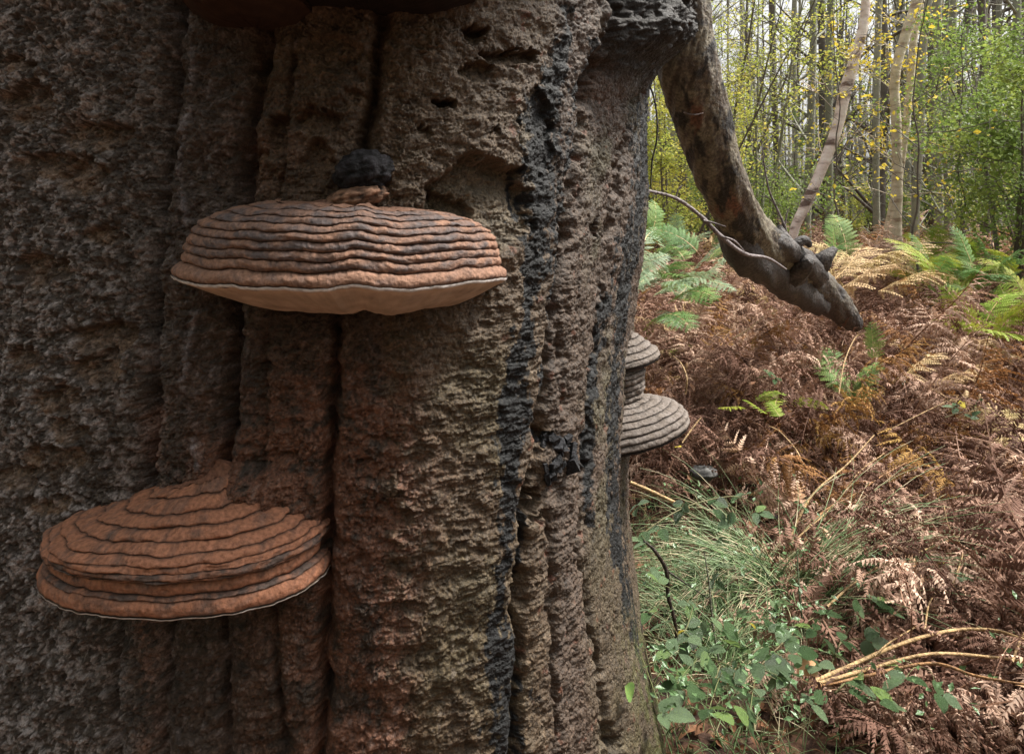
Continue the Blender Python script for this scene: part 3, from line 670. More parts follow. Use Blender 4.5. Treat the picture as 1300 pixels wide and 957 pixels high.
def clear_of_trunk(x, y):       # outside the trunk section
    return not ((x < .26+max(0, 1.5-y)*0-.0 and y < 2.2) or (x < .15 and y < 2.5))
def heap(x, y):
    """height of the tangle above the soil"""
    h = .19+.34*fbm(x*1.6, y*1.3, 3, 220)+.16*fbm(x*5, y*4, 2, 221)+.12*ss(2.6, 4.2, y)+.25*np.exp(-((x-1.58)/.35)**2-((y-3.3)/.3)**2)
    near = ss(1.15, .55, x/np.maximum(y, .1)*1.0+.0*y)*ss(2.6, 1.9, y)     # lower beside the trunk foot
    return np.maximum(h*(1-.75*near), .02)
# ---- tangled mass: one stuff object, fronds instanced on points
def scatter(name, label, cat, protos, pts, rots, scs, idx):
    col = bpy.data.collections.new(name+'_source')
    for i, me in enumerate(protos):
        o = bpy.data.objects.new('%s_source_%02d' % (name, i), me); col.objects.link(o)
    me = bpy.data.meshes.new(name); me.vertices.add(len(pts)); me.vertices.foreach_set('co', np.asarray(pts, np.float32).ravel())
    a = me.attributes.new('rot', 'FLOAT_VECTOR', 'POINT'); a.data.foreach_set('vector', np.asarray(rots, np.float32).ravel())
    a = me.attributes.new('scl', 'FLOAT', 'POINT'); a.data.foreach_set('value', np.asarray(scs, np.float32))
    a = me.attributes.new('idx', 'INT', 'POINT'); a.data.foreach_set('value', np.asarray(idx, np.int32))
    o = obj(name, me); ng = bpy.data.node_groups.new(name, 'GeometryNodeTree')
    ng.interface.new_socket('Geometry', in_out='INPUT', socket_type='NodeSocketGeometry'); ng.interface.new_socket('Geometry', in_out='OUTPUT', socket_type='NodeSocketGeometry')
    gi = ng.nodes.new('NodeGroupInput'); go = ng.nodes.new('NodeGroupOutput'); ip = ng.nodes.new('GeometryNodeInstanceOnPoints')
    ci = ng.nodes.new('GeometryNodeCollectionInfo'); ci.inputs['Collection'].default_value = col; ci.inputs['Separate Children'].default_value = True; ci.inputs['Reset Children'].default_value = True
    def na(n, t):
        x = ng.nodes.new('GeometryNodeInputNamedAttribute'); x.data_type = t; x.inputs['Name'].default_value = n; return x.outputs['Attribute']
    L = ng.links.new
    L(gi.outputs[0], ip.inputs['Points']); L(ci.outputs[0], ip.inputs['Instance']); ip.inputs['Pick Instance'].default_value = True
    L(na('idx', 'INT'), ip.inputs['Instance Index']); L(na('rot', 'FLOAT_VECTOR'), ip.inputs['Rotation']); L(na('scl', 'FLOAT'), ip.inputs['Scale'])
    L(ip.outputs[0], go.inputs[0])
    md = o.modifiers.new('scatter', 'NODES'); md.node_group = ng
    return tag(o, label, cat, kind='stuff')
pts = []; rots = []; scs = []; idx = []
def try_pt(y, xr):
    x = rng.uniform(-.25, .80)*y+rng.normal(0, .05)
    return x
count = 0
while count < 4700:
    y = 1.45+(rng.random()**1.5)*13; x = rng.uniform(.10, .86)*y
    if not clear_of_trunk(x, y): continue
    nearfoot = x/y < .50 and y < 2.35
    if nearfoot and rng.random() < .93: continue
    if y < 1.75 and x/y < .5: continue
    h = float(heap(x, y)); u = rng.random()
    pts.append((x, y, float(gz(x, y))+h*u**.6)); rots.append((rng.normal(0, .6), rng.normal(-.1, .45), rng.uniform(0, 6.28)))
    scs.append(rng.uniform(.6, 1.45)*(1 if y < 5 else 1.3)); idx.append(rng.integers(0, 6)); count += 1
for k in range(1300):           # ground on the far side of the trunk, seen from other positions
    x, y = rng.uniform(-9, 1), rng.uniform(2.8, 14)
    pts.append((x, y, float(gz(x, y))+.2*rng.random())); rots.append((rng.normal(0, .6), rng.normal(-.1, .45), rng.uniform(0, 6.28))); scs.append(rng.uniform(.8, 1.4)); idx.append(rng.integers(0, 6))
mix_me = list(dead_me)+rematerial(dead_me[:2], 'straw_frond', M['palefern'], M['straw'])+rematerial(dead_me[2:4], 'orange_frond', M['rustfern'], M['stem'])+rematerial(green_src[:1], 'lime_frond', M['limefern'], M['straw'])
for i_, p_ in enumerate(pts):
    w_ = float(fbm(p_[0]*2.2, p_[1]*2.2, 2, 230)); u_ = rng.random()
    if u_ < .05+.10*(w_ > .15) and p_[1] > 2.4: idx[i_] = 6+rng.integers(0, 2)
    elif u_ > .93-.25*(w_ < -.18) and p_[1] > 2.0: idx[i_] = 8+rng.integers(0, 2)
    elif u_ > .92-.05*(w_ < -.25) and p_[1] > 2.2: idx[i_] = 10; scs[i_] *= .45
scatter('bracken_mat', 'tangled mat of dead brown bracken covering the ground', 'bracken', mix_me, pts, rots, scs, idx)
# ---- single fronds
def put(me, x, y, z, yaw, pitch, roll, s, name, label, group=None, cat='fern'):
    o = obj(name, me); o.location = (x, y, z); o.rotation_euler = (roll, pitch, yaw); o.scale = (s, s, s); return tag(o, label, cat, group)
n = 0
while n < 240:
    y = 1.9+rng.random()**1.5*4.0; x = rng.uniform(.2, .74)*y
    if not clear_of_trunk(x, y) or (x/y < .48 and y < 2.5): continue
    z = float(gz(x, y)+heap(x, y))
    put(dead_me[rng.integers(0, 6)], x, y, z, rng.uniform(0, 6.28), rng.normal(-.15, .35), rng.normal(0, .6), rng.uniform(.6, 1.05), 'dead_bracken_frond', 'curled dead brown bracken frond lying on top of the tangled mat', 'dead bracken fronds on the mat'); n += 1
# ---- coloured fronds at their places: (px, py, Y, yaw deg, pitch, scale)
def at(px, py, Y): return P(px, py, Y)
blue = [(825, 330, 3.2, 20, -.3, .8), (850, 345, 3.2, -30, -.2, .8), (835, 365, 3.0, -50, 0, .85), (860, 370, 3.0, -70, .1, .8), (815, 310, 3.3, 60, -.5, .8), (880, 335, 3.4, 10, -.3, .7), (842, 395, 2.9, -80, .2, .8),
        (870, 310, 3.8, 100, -.6, .8), (905, 320, 3.9, 20, -.5, .7), (822, 300, 3.9, 70, -.8, .8), (895, 350, 3.5, -60, .1, .6), (860, 325, 3.3, 160, -.4, .7), (830, 345, 3.1, 190, -.2, .7)]
for k_ in range(30): blue.append((rnd.uniform(806, 905), rnd.gauss(345, 26), rnd.uniform(2.9, 3.8), rnd.uniform(0, 360), rnd.gauss(-.2, .3), .7))
for k, (px, py, Y, yaw, pi_, s) in enumerate(blue):
    s *= .68
    p = at(px, py, Y); put((blue_me if k % 3 else green_src)[k % 3], p[0], p[1], p[2]-.03, R(yaw), pi_, rng.normal(0, .3), s, 'green_bracken_frond', 'blue green bracken frond in the clump beside the trunk, under the sagging limb', 'green bracken by the trunk')
lime = [(1205, 335, 4.6, 30), (1240, 330, 4.6, 170), (1270, 345, 4.4, 60), (1290, 330, 4.4, 190), (1225, 350, 4.2, 100), (1250, 360, 4.0, -30), (1180, 350, 4.6, 150), (1280, 320, 4.8, 80), (1215, 320, 5.0, 10), (1300, 355, 4, 120),
        (1235, 345, 4.1, 240), (1195, 365, 4.0, 200)]
for k_ in range(44): lime.append((rnd.uniform(1160, 1330), rnd.gauss(338, 20), rnd.uniform(3.8, 5), rnd.uniform(0, 360)))
for k, (px, py, Y, yaw) in enumerate(lime):
    p = at(px, py, Y); put(green_src[k % 3] if k % 3 else lime_me[0], p[0], p[1], p[2]-.08, R(yaw), rng.normal(-.35, .2), rng.normal(0, .3), rng.uniform(.45, .75), 'green_bracken_frond', 'fresh green bracken frond on the rise at the right edge of the clearing', 'green bracken at the right edge')
for k, (px, py, Y, yaw) in enumerate([(1250, 405, 3.2, 20), (1275, 412, 3.1, 150), (1290, 400, 3.2, 60), (1262, 420, 3.0, -40), (1300, 425, 3., 200), (1240, 412, 3.2, 110)]):
    p = at(px, py, Y); put(lime_me[k % 3], p[0], p[1], p[2]-.03, R(yaw), rng.normal(-.2, .2), rng.normal(0, .3), .62, 'lime_bracken_frond', 'bright lime green fern frond low down at the right edge of the picture', 'lime ferns at the right edge')
for k, (px, py, Y, yaw) in enumerate([(960, 505, 2.45, 10), (985, 512, 2.4, 60), (975, 522, 2.35, 160), (1005, 508, 2.5, -30), (945, 515, 2.4, 200), (990, 525, 2.35, 100)]):
    p = at(px, py, Y); put(lime_me[k % 3], p[0], p[1], p[2]-.01, R(yaw), rng.normal(0, .15), rng.normal(0, .3), .24, 'yellow_green_frond', 'small yellow green fern frond in the middle of the dead bracken', 'yellow green fronds mid clearing')
for k, (px, py, Y, yaw) in enumerate([(1060, 480, 2.7, 70), (1085, 485, 2.65, 120), (1110, 440, 3.0, 60), (1090, 498, 2.6, 30), (1045, 320, 4.2, 40), (1060, 325, 4.2, 130), (1075, 318, 4.4, 80)]):
    p = at(px, py, Y); put(green_src[k % 3], p[0], p[1], p[2]-.05, R(yaw), rng.normal(-.5, .2), rng.normal(0, .3), .42 if k < 4 else .7, 'small_green_frond', ('small green fern frond poking up through the dead bracken in mid clearing', 'small green fern frond right behind the broken end of the limb')[k >= 4], ('green fronds in mid clearing', 'green fronds behind the limb end')[k >= 4])
for k, (px, py, Y, yaw) in enumerate([(1050, 370, 3.5, 15), (1075, 345, 3.9, -10), (1110, 345, 4.0, 20), (1145, 350, 4.0, 10), (1060, 350, 3.8, 40), (1115, 365, 3.7, 0), (1130, 480, 2.7, 8), (1175, 486, 2.6, -5), (1110, 335, 4.2, 170), (1215, 475, 2.8, 20), (1270, 560, 2.3, 60), (1285, 545, 2.3, 110)]):
    p = at(px, py, Y); put(pale_me[k % 2], p[0], p[1], p[2]-.02, R(yaw), rng.normal(-.15, .12), rng.normal(-.2, .25), .95 if k < 6 or k == 8 else .55, 'pale_bracken_frond', 'straw pale bracken frond '+('arching below the end of the sagging limb' if px < 1080 and py > 340 else 'lying in the swathe under the beige twin trunks' if py < 370 else 'fanned out at mid height, right of the small green fronds' if py < 500 else 'drooping near the right edge at mid height'), 'pale bracken fronds '+('below the limb' if px < 1080 and py > 340 else 'under the beige trunks' if py < 370 else 'at mid height' if py < 500 else 'near the right edge'))
for k in range(26):
    px, py, Y = rng.uniform(1020, 1290), rng.uniform(470, 620), 2.4
    p = at(px, py, Y+rng.uniform(-.2, .2)); put(rust_me[k % 3], p[0], p[1], float(gz(p[0], p[1])+heap(p[0], p[1]))-.0, rng.uniform(0, 6.28), rng.normal(-.1, .3), rng.normal(0, .5), .55, 'orange_bracken_frond', 'orange gold bracken frond among the brown ones on the right', 'orange bracken fronds')

# ------------------------------------------------------------------ rushes, stalks, brambles near the foot
M['rush'] = ramp_mat('rush_blade', [(0, (.07, .13, .045)), (.35, (.15, .23, .09)), (.6, (.26, .33, .17)), (.7, (.42, .38, .22)), (1, (.6, .48, .32))], .5, .4, .1, 14, None, .0)
def blades(base, n, spread, L, dirs, seed, sag=1.0):
    r = np.random.default_rng(seed); mb = MB()
    for i in range(n):
        az = r.normal(*dirs); el0 = r.uniform(.25, 1.1); l = L*r.uniform(.5, 1.15); m = 9
        t = np.linspace(0, 1, m); e = el0-sag*r.uniform(.7, 1.5)*t**1.3
        dx = np.cumsum(np.cos(e))*l/m; dz = np.cumsum(np.sin(e))*l/m
        b = np.array([base[0]+r.normal(0, spread), base[1]+r.normal(0, spread), base[2]])
        az_t = az+r.normal(0, .15)*t
        p = np.stack([b[0]+dx*np.cos(az_t), b[1]+dx*np.sin(az_t), b[2]+dz], 1)
        p[:, 2] = np.maximum(p[:, 2], gz(p[:, 0], p[:, 1])+.012+.02*r.random())
        V_, F_ = tube(p, np.interp(t, [0, .2, 1], [.0016, .0016, .0004]), 3); mb.add(V_-np.asarray(base), F_)
    return mb
for k, (px, py, Y, n_, L, d, lab) in enumerate([
    (985, 700, 1.95, 330, .46, (math.pi-.1, .8), 'clump of thin green rushes bent flat to the left, beside the trunk foot'),
    (1000, 690, 1.85, 240, .60, (.15, .35), 'clump of thin grey green rushes fanning right into the dead bracken'),
    (890, 720, 1.85, 230, .28, (2.2, 1.4), 'short tuft of green grass growing right against the trunk foot'),
    (925, 800, 1.68, 200, .30, (1.0, 1.2), 'thin green tuft of grass in front of the rushes, amid bramble leaves')]):
    p = P(px, py, Y); p[2] = float(gz(p[0], p[1]))
    root = empty('rush_clump', tuple(p), lab, 'grass'); bl = obj('blades', blades(p, n_, .05, L, d, 400+k).mesh('blades', M['rush']), root); bl['kind'] = 'stuff'
gp = MB()
for i in range(1500):       # low grass between
    px, py = rng.uniform(800, 1100), rng.uniform(600, 985); 
    if px > 1000 and rng.random() < .6: continue
    Y = 1.07/((py-HOR)/900); Y = min(Y, 3); x = (px-650)/900*Y
    if not clear_of_trunk(x-.03, Y): continue
    z = float(gz(x, Y)); az = rng.uniform(0, 6.28); l = rng.uniform(.05, .16); m = 5; t = np.linspace(0, 1, m); e = rng.uniform(.5, 1.4)-1.2*t*rng.random()
    p = np.stack([x+np.cumsum(np.cos(e))*l/m*math.cos(az), Y+np.cumsum(np.cos(e))*l/m*math.sin(az), z+np.cumsum(np.sin(e))*l/m], 1)
    V_, F_ = tube(p, np.interp(t, [0, 1], [.0014, .0003]), 3); gp.add(V_, F_)
tag(obj('low_grass', gp.mesh('low_grass', M['rush'])), 'thin low grass blades between the bramble leaves', 'grass', kind='stuff')

def over_mat(px, py, Y, off=.10):
    # bring a point of the undergrowth up on to the tangle instead of leaving it buried
    yy = np.linspace(1.2, Y, 80); z = CZ-(py-HOR)/900*yy; x = (px-650)/900*yy; hit = z < gz(x, yy)+heap(x, yy)+off
    return (px, py, float(yy[max(int(np.argmax(hit))-1, 0)]) if hit.any() else Y)
# straw stalks: pixel polyline with depth
STALKS = [([(995, 700, 2.0), (1030, 630, 2.1), (1075, 590, 2.2), (1110, 552, 2.3)], .0035, 'long straight straw stalk leaning up right out of the rush clump'),
          ([(1000, 698, 2.0), (1045, 650, 2.08), (1084, 628, 2.15), (1150, 588, 2.3), (1222, 572, 2.35)], .0035, 'long orange straw stalk bending right at its top'),
          ([(1004, 690, 2.02), (1060, 640, 2.1), (1090, 600, 2.2), (1123, 575, 2.3)], .0022, 'thin pale stalk just right of the longest straight one'),
          ([(1120, 680, 1.95), (1140, 655, 2.0), (1175, 630, 2.0), (1200, 615, 2.0), (1201, 598, 2.0)], .0025, 'curved straw stalk hooking upward in the middle right'),
          ([(1210, 690, 1.95), (1222, 640, 1.95), (1232, 610, 1.95), (1250, 580, 1.95)], .0022, 'thin upright pale stalk on the far right of the tangle'),
          ([(1050, 770, 1.75), (1090, 735, 1.78), (1125, 715, 1.8), (1170, 700, 1.8), (1225, 680, 1.85), (1300, 676, 1.9), (1350, 682, 1.95)], .0032, 'long pale arching stalk crossing to the right edge at mid height'),
          ([(1035, 864, 1.6), (1090, 840, 1.6), (1150, 815, 1.62), (1210, 800, 1.65), (1262, 800, 1.7), (1300, 812, 1.7), (1345, 830, 1.7)], .0042, 'thick straw stalk arching right from the bottom, the upper of a fan'),
          ([(1035, 868, 1.58), (1100, 850, 1.58), (1180, 830, 1.6), (1260, 834, 1.62), (1320, 842, 1.62)], .0038, 'thick straw stalk curving right along the bottom, the middle of a fan'),
          ([(1030, 872, 1.56), (1090, 860, 1.56), (1180, 842, 1.58), (1240, 858, 1.58), (1310, 870, 1.6)], .0036, 'reddish straw stalk nearly flat, the lowest of the fan at the bottom'),
          ([(1110, 832, 1.62), (1130, 815, 1.62), (1160, 797, 1.62), (1172, 790, 1.62)], .002, 'short fine stalk rising from the fan at the bottom'),
          ([(1174, 800, 1.62), (1180, 765, 1.64), (1195, 750, 1.66), (1212, 744, 1.7)], .002, 'thin hooked stem standing behind the bottom fan of stalks'),
          ([(1285, 840, 1.7), (1300, 805, 1.7), (1320, 790, 1.7)], .003, 'short pale stalk cut by the right edge near the bottom'),
          ([(866, 562, 1.95), (878, 545, 1.98), (890, 530, 2.0)], .0025, 'short golden stalk just below the larger grey bracket'),
          ([(800, 612, 1.8), (830, 625, 1.8), (862, 640, 1.8), (875, 645, 1.8)], .005, 'pale flat split stalk beside the trunk, below the grey brackets'),
          ([(930, 430, 2.6), (950, 418, 2.7), (972, 400, 2.8)], .003, 'pale straw stalk lying slanted in the bracken below the limb'),
          ([(1065, 500, 2.4), (1072, 460, 2.5), (1085, 430, 2.6), (1096, 422, 2.6)], .0025, 'thin golden stalk standing in the middle of the clearing'),
          ([(870, 500, 2.0), (872, 480, 2.0), (865, 462, 2.05), (855, 452, 2.1)], .0025, 'thin curved stem just right of the grey brackets'),
          ([(1020, 590, 2.2), (1010, 570, 2.25), (990, 548, 2.3), (975, 540, 2.3)], .0022, 'grey thin twig lying above the straight straw stalks'),
          ([(1225, 500, 2.4), (1180, 520, 2.4), (1130, 545, 2.35)], .002, 'thin pale stalk lying across the right half of the mat'),
          ([(1210, 740, 1.75), (1222, 700, 1.78), (1205, 670, 1.8), (1198, 640, 1.85)], .002, 'wavy pinkish stem standing in the dead bracken on the right')]
for poly, r_, lab in STALKS:
    o = stick('bracken_stalk', lab, 'stalk', [P(*over_mat(*p, .13 if p[0] > 1000 else .05)) for p in poly], [r_*.9, r_*.95, r_*.8, r_*.5], (.60, .39, .18) if 'reddish' not in lab and 'orange' not in lab else (.46, .24, .10), 'loose bracken stalks')
    if r_ < .0023: pass
n = 0
while n < 90:
    Y_ = 1.7+rng.random()**1.4*3.2; x_ = rng.uniform(.22, .74)*Y_
    if not clear_of_trunk(x_, Y_): continue
    z_ = float(gz(x_, Y_)+heap(x_, Y_))+rng.uniform(-.02, .06); a_ = rng.uniform(0, 6.28); l_ = rng.uniform(.1, .32); e_ = rng.normal(.25, .35)
    d_ = np.array([math.cos(a_)*math.cos(e_), math.sin(a_)*math.cos(e_), math.sin(e_)]); b_ = np.array([x_, Y_, z_]); k_ = rng.normal(0, .02, 3)
    stick('loose_stalk', 'short broken straw stalk lying among the dead fronds', 'stalk', [b_-d_*l_/2, b_+k_, b_+d_*l_/2+[0, 0, -.02]], [.0016, .0018, .001], ((.50, .36, .2), (.36, .22, .13), (.30, .16, .11))[n % 3], 'short broken stalks in the mat', n=10, nth=5); n += 1
stick('dead_twig', 'dark brown forked twig bent upright beside the mossy trunk foot', 'stem',
      [P(860, 820, 1.62), P(857, 790, 1.62), P(848, 755, 1.62), P(846, 725, 1.62), P(832, 700, 1.6), P(817, 686, 1.6)], [.004, .004, .0045, .005, .004, .002], (.05, .03, .022),
      sub=(([P(848, 725, 1.62), P(870, 740, 1.62), P(900, 760, 1.64)], [.002, .0015, .001]),))
stick('green_sprig', 'thin straight green stem standing among the rushes', 'stem', [P(1030, 868, 1.6), P(1020, 800, 1.62), P(1014, 740, 1.64), P(1012, 700, 1.66)], [.0028, .0025, .002, .0012], (.14, .18, .09))
stick('green_sprig', 'thin grey green stem leaning left, in front of the rushes near the trunk', 'stem', [P(918, 868, 1.58), P(906, 800, 1.6), P(900, 740, 1.62), P(894, 700, 1.64)], [.0026, .0024, .002, .0012], (.22, .22, .15))
stick('green_sprig', 'thin dark green stem sloping from upper left into the brambles', 'stem', [P(1020, 780, 1.7), P(990, 750, 1.72), P(965, 715, 1.75), P(950, 690, 1.78)], [.002, .002, .0018, .001], (.10, .14, .06))

M['stone'] = attr_mat('grey_stone', .8, .3, ((60, .004, 5),), (60, .7, 1.2), .8)
for px, py, Y, r_, lab in ((893, 600, 2.05, (.045, .04, .022), 'grey flat stone half sunk in the litter below the grey brackets'), (985, 655, 2.05, (.05, .03, .012), 'dark flat lump of rotten wood lying above the rushes')):
    V_, F_, n_ = blob((0, 0, 0), r_, int(px), .12, 2.5, 40, 26); o = obj('stone' if px < 900 else 'wood_lump', mesh_np('stone', V_, [F_[:, ::-1]], True, [M['stone']], None, np.clip((c3(.09, .088, .085) if px < 900 else c3(.05, .035, .03))[None]*(1+n_)[:, None], .01, .5)))
    o.location = tuple(P(*over_mat(px, py, Y+.5, -.01))); tag(o, lab, 'stone' if px < 900 else 'wood')
# brambles
M['bramble'] = ramp_mat('bramble_leaf', [(0, (.045, .10, .03)), (.4, (.11, .19, .075)), (.75, (.22, .31, .18)), (1, (.30, .48, .06))], .32, .55, .2, 30, ((90, .005, 4),), .8)
M['yleaf'] = ramp_mat('yellow_leaf', [(0, (.55, .42, .05)), (1, (.62, .55, .12))], .6, .3, .35, 20, None, .6)
M['cane'] = ramp_mat('bramble_cane', [(0, (.10, .06, .035)), (1, (.14, .16, .06))], .6, .3, 0, 20, None, .6)
def leaf_mesh(name, mat, L=1., Wd=.62, nl=9, nw=7, serr=.05, fold=.25, curl=.25):
    t = np.linspace(0, 1, nl*2+1); w = np.linspace(-1, 1, nw)
    T_, Wd_ = np.meshgrid(t, w, indexing='ij'); prof = (np.sin(np.pi*T_**.8)**.75)*.5*Wd*(1+serr*np.where((np.arange(len(t)) % 2)[:, None] > 0, 1, -1)*(np.abs(Wd_) > .9))
    prof[0] = .012; prof[-1] = .004
    x = T_*L; y = prof*Wd_; z = np.abs(Wd_)*fold*prof-curl*(T_**2)*.5+.025*np.sin(T_*40)*np.abs(Wd_)*(prof*2)
    V = np.stack([x, y, z], -1).reshape(-1, 3); return mesh_np(name, V, [grid_faces(len(t), nw)], True, [mat])
leaflet_me = [leaf_mesh('leaflet', M['bramble']), leaf_mesh('leaflet', M['bramble'], 1, .75, 8, 7, .07, .15, .5)]
def leaf3(px, py, Y, yaw, s, tilt, parent, pl, five=False):
    p = P(px, py, Y)-pl
    lf = bpy.data.objects.new('leaf', None); sc.collection.objects.link(lf); lf.parent = parent; lf.location = tuple(p); lf.rotation_euler = (tilt[0], tilt[1], yaw); lf.empty_display_size = .02
    for a, l, off in ((0, 1, .25), (1.25, .82, 0), (-1.25, .82, 0)):
        o = obj('leaflet', leaflet_me[rnd.randrange(2)], lf); o.location = (off*s, 0, 0); o.rotation_euler = (rnd.gauss(0, .25), rnd.gauss(-.1, .2), a+rnd.gauss(0, .15)); k = s*l*rnd.uniform(.9, 1.1); o.scale = (k, k, k)
def bramble(cane, leaves, label, s0=.039):
    cane = [over_mat(*c, .10) for c in cane]; leaves = [over_mat(*l[:3], .12)+tuple(l[3:]) for l in leaves]
    pts = [P(*c) for c in cane]; root = empty('bramble', tuple(pts[0]), label, 'bramble'); pl = pts[0]
    V_, F_ = tube(smooth_path(np.array(pts)-pl, 30), np.linspace(.0022, .001, 30), 5); obj('cane', mesh_np('cane', V_, [F_], True, [M['cane']]), root)
    for l in leaves:
        px, py, Y = l[:3]; s = s0*(l[3] if len(l) > 3 else 1)
        leaf3(px, py, Y, rnd.uniform(0, 6.28), s, (rnd.gauss(.25, .3), rnd.gauss(.1, .3)), root, pl)
        # petiole to the nearest cane point
        cp = smooth_path(np.array(pts)-pl, 30); tgt = P(px, py, Y)-pl; c = cp[np.argmin(np.linalg.norm(cp-tgt, axis=1))]
        V_, F_ = tube(smooth_path([c, (c+tgt)/2+np.array([0, 0, .008]), tgt], 8), .0008, 4); obj('leaf_stalk', mesh_np('leaf_stalk', V_, [F_], True, [M['cane']]), root)
def lv(*a): return [tuple(x) for x in a]
bramble([(800, 690, 1.62), (840, 660, 1.66), (880, 640, 1.72), (930, 630, 1.8), (960, 640, 1.85)], lv((820, 688, 1.6, 1.1), (838, 672, 1.64), (868, 640, 1.7), (905, 632, 1.78), (925, 665, 1.8, 1.1), (945, 628, 1.82), (810, 640, 1.65), (960, 650, 1.86)), 'bramble with grey green leaves beside the trunk, upper one of the trunk foot')
bramble([(800, 800, 1.45), (850, 815, 1.5), (900, 835, 1.52), (960, 855, 1.54)], lv((805, 812, 1.42, 1.4), (850, 828, 1.46, 1.2), (880, 845, 1.48), (905, 860, 1.47), (860, 868, 1.42, 1.2), (930, 872, 1.46), (900, 900, 1.42, 1.2), (840, 905, 1.38, 1.2), (950, 920, 1.42, 1.1)), 'bramble with broad drooping leaves against the mossy root')
bramble([(940, 870, 1.52), (975, 835, 1.55), (1010, 800, 1.6), (1040, 780, 1.64), (1070, 770, 1.68)], lv((962, 840, 1.5, 1.3), (990, 852, 1.5, 1.2), (1000, 795, 1.58, 1.1), (1035, 800, 1.6), (975, 800, 1.58, 1.1), (1050, 780, 1.64), (1005, 830, 1.55, 1.2), (965, 885, 1.46, 1.2), (1030, 895, 1.46, 1.1)), 'bramble with dark oval leaves at the bottom, left of the fallen orange leaf')
bramble([(1060, 880, 1.5), (1090, 850, 1.53), (1130, 835, 1.56), (1180, 850, 1.56)], lv((1080, 855, 1.5, 1.1), (1120, 845, 1.53), (1150, 860, 1.52, 1.2), (1100, 885, 1.46, 1.2), (1190, 880, 1.5), (1060, 830, 1.55), (1140, 900, 1.45, 1.1)), 'bramble with dark leaves at the bottom, under the fan of straw stalks')
bramble([(905, 868, 1.5), (925, 820, 1.55), (950, 790, 1.6), (990, 770, 1.62)], lv((915, 800, 1.5, 1.1), (938, 822, 1.5, 1.2), (950, 775, 1.55, 1.1), (900, 825, 1.48), (980, 762, 1.6), (890, 790, 1.52, 1.1), (1000, 862, 1.48, 1.1)), 'bramble with pale grey green leaves in the middle of the patch at the bottom')
bramble([(1050, 860, 1.5), (1065, 820, 1.55), (1085, 790, 1.6), (1110, 770, 1.65)], lv((1068, 812, 1.52, 1.1), (1085, 775, 1.58), (1100, 812, 1.54, 1.1), (1040, 842, 1.5, 1.1), (1112, 765, 1.62)), 'bramble with upright green leaves right of the fallen orange leaf')
bramble([(830, 868, 1.42), (845, 840, 1.44), (870, 800, 1.48), (880, 770, 1.52)], lv((842, 846, 1.4, 1.1), (875, 808, 1.45, 1.1), (850, 790, 1.46), (888, 868, 1.4, 1.2), (826, 775, 1.5), (836, 740, 1.55)), 'bramble climbing against the mossy foot of the trunk')
bramble([(880, 760, 1.7), (900, 740, 1.74), (930, 720, 1.8)], lv((872, 765, 1.66), (905, 735, 1.72), (940, 745, 1.74), (880, 720, 1.74)), 'small bramble shoot half hidden in the green rushes', .028)
bramble([(1200, 530, 2.3), (1225, 522, 2.3), (1260, 515, 2.35)], lv((1215, 518, 2.25), (1240, 515, 2.25), (1232, 530, 2.22)), 'bramble sprig with blue green leaves on the dead bracken at right', .034)
bramble([(960, 480, 2.5), (978, 476, 2.5)], lv((973, 472, 2.45), (985, 480, 2.45)), 'tiny bramble sprig in the middle of the dead bracken', .03)
bramble([(1190, 725, 1.8), (1210, 720, 1.8), (1225, 730, 1.8)], lv((1205, 722, 1.76), (1222, 732, 1.75), (1135, 780, 1.7, 1.1)), 'bramble sprig with pale green leaves low in the tangle at right', .03)
# loose leaves
leaf_one = leaf_mesh('fallen_leaf', None, 1, .8, 6, 5, .03, .3, .4); leaf_one.materials.clear()
def loose(px, py, Y, s, matn, label, name='fallen_leaf', group=None, rot=None):
    me = leaf_one.copy(); me.materials.append(M[matn]); o = obj(name, me); o.location = tuple(P(px, py, Y)); o.scale = (s, s, s)
    o.rotation_euler = rot or (rnd.uniform(-.8, .8), rnd.uniform(-.6, .6), rnd.uniform(0, 6.28)); return tag(o, label, 'leaf', group)
M['oleaf'] = ramp_mat('orange_leaf', [(0, (.55, .22, .10)), (.5, (.62, .36, .20)), (1, (.60, .45, .22))], .6, .3, .2, 60, None, .1)
M['brownleaf'] = ramp_mat('brown_leaf', [(0, (.16, .07, .04)), (1, (.34, .17, .08))], .7, .3, .1, 60, None, .8)
loose(1012, 856, 1.42, .055, 'oleaf', 'pale orange fallen leaf at the bottom among bramble leaves', rot=(.9, -.2, .3))
lp_, ln_ = surf_at(768, 868)
lo = loose(768, 868, 1.1, .036, 'greenfern', 'single bright green leaf pressed against the bark at the foot of the trunk', 'green_leaf', rot=(1.15, .9, .5)); lo.location = tuple(lp_+ln_*.014)
loose(1226, 516, 2.2, .04, 'yleaf', 'small yellow leaf upright on the bracken at right', rot=(1.2, 0, 1.4))
for px, py, Y in ((858, 568, 1.9), (1060, 730, 1.8), (1190, 715, 1.8), (950, 790, 1.6), (870, 800, 1.6)):
    loose(px, py, Y, .022, 'yleaf', 'tiny yellow leaf caught in the undergrowth', group='tiny yellow leaves')
lit = MB()
for i in range(2600):
    y = 1.4+rng.random()**1.3*5; x = rng.uniform(.1, .8)*y
    if not clear_of_trunk(x, y): continue
    z = float(gz(x, y))+rng.uniform(.004, .02)+(float(heap(x, y))*rng.random() if y > 2.2 and rng.random() < .5 else 0); s = rng.uniform(.010, .022)
    e = np.array(Euler((rng.normal(0, .5), rng.normal(0, .5), rng.uniform(0, 6.28))).to_matrix())
    lit.add((np.array([[-1, 0, 0], [0, -.5, .1], [1, 0, -.1], [0, .5, .15]])*s)@e.T+np.array([x, y, z]), [[0, 1, 2, 3]])
tag(obj('leaf_litter', lit.mesh('leaf_litter', M['brownleaf'], False)), 'small brown leaves littered on the woodland floor', 'leaf litter', kind='stuff')
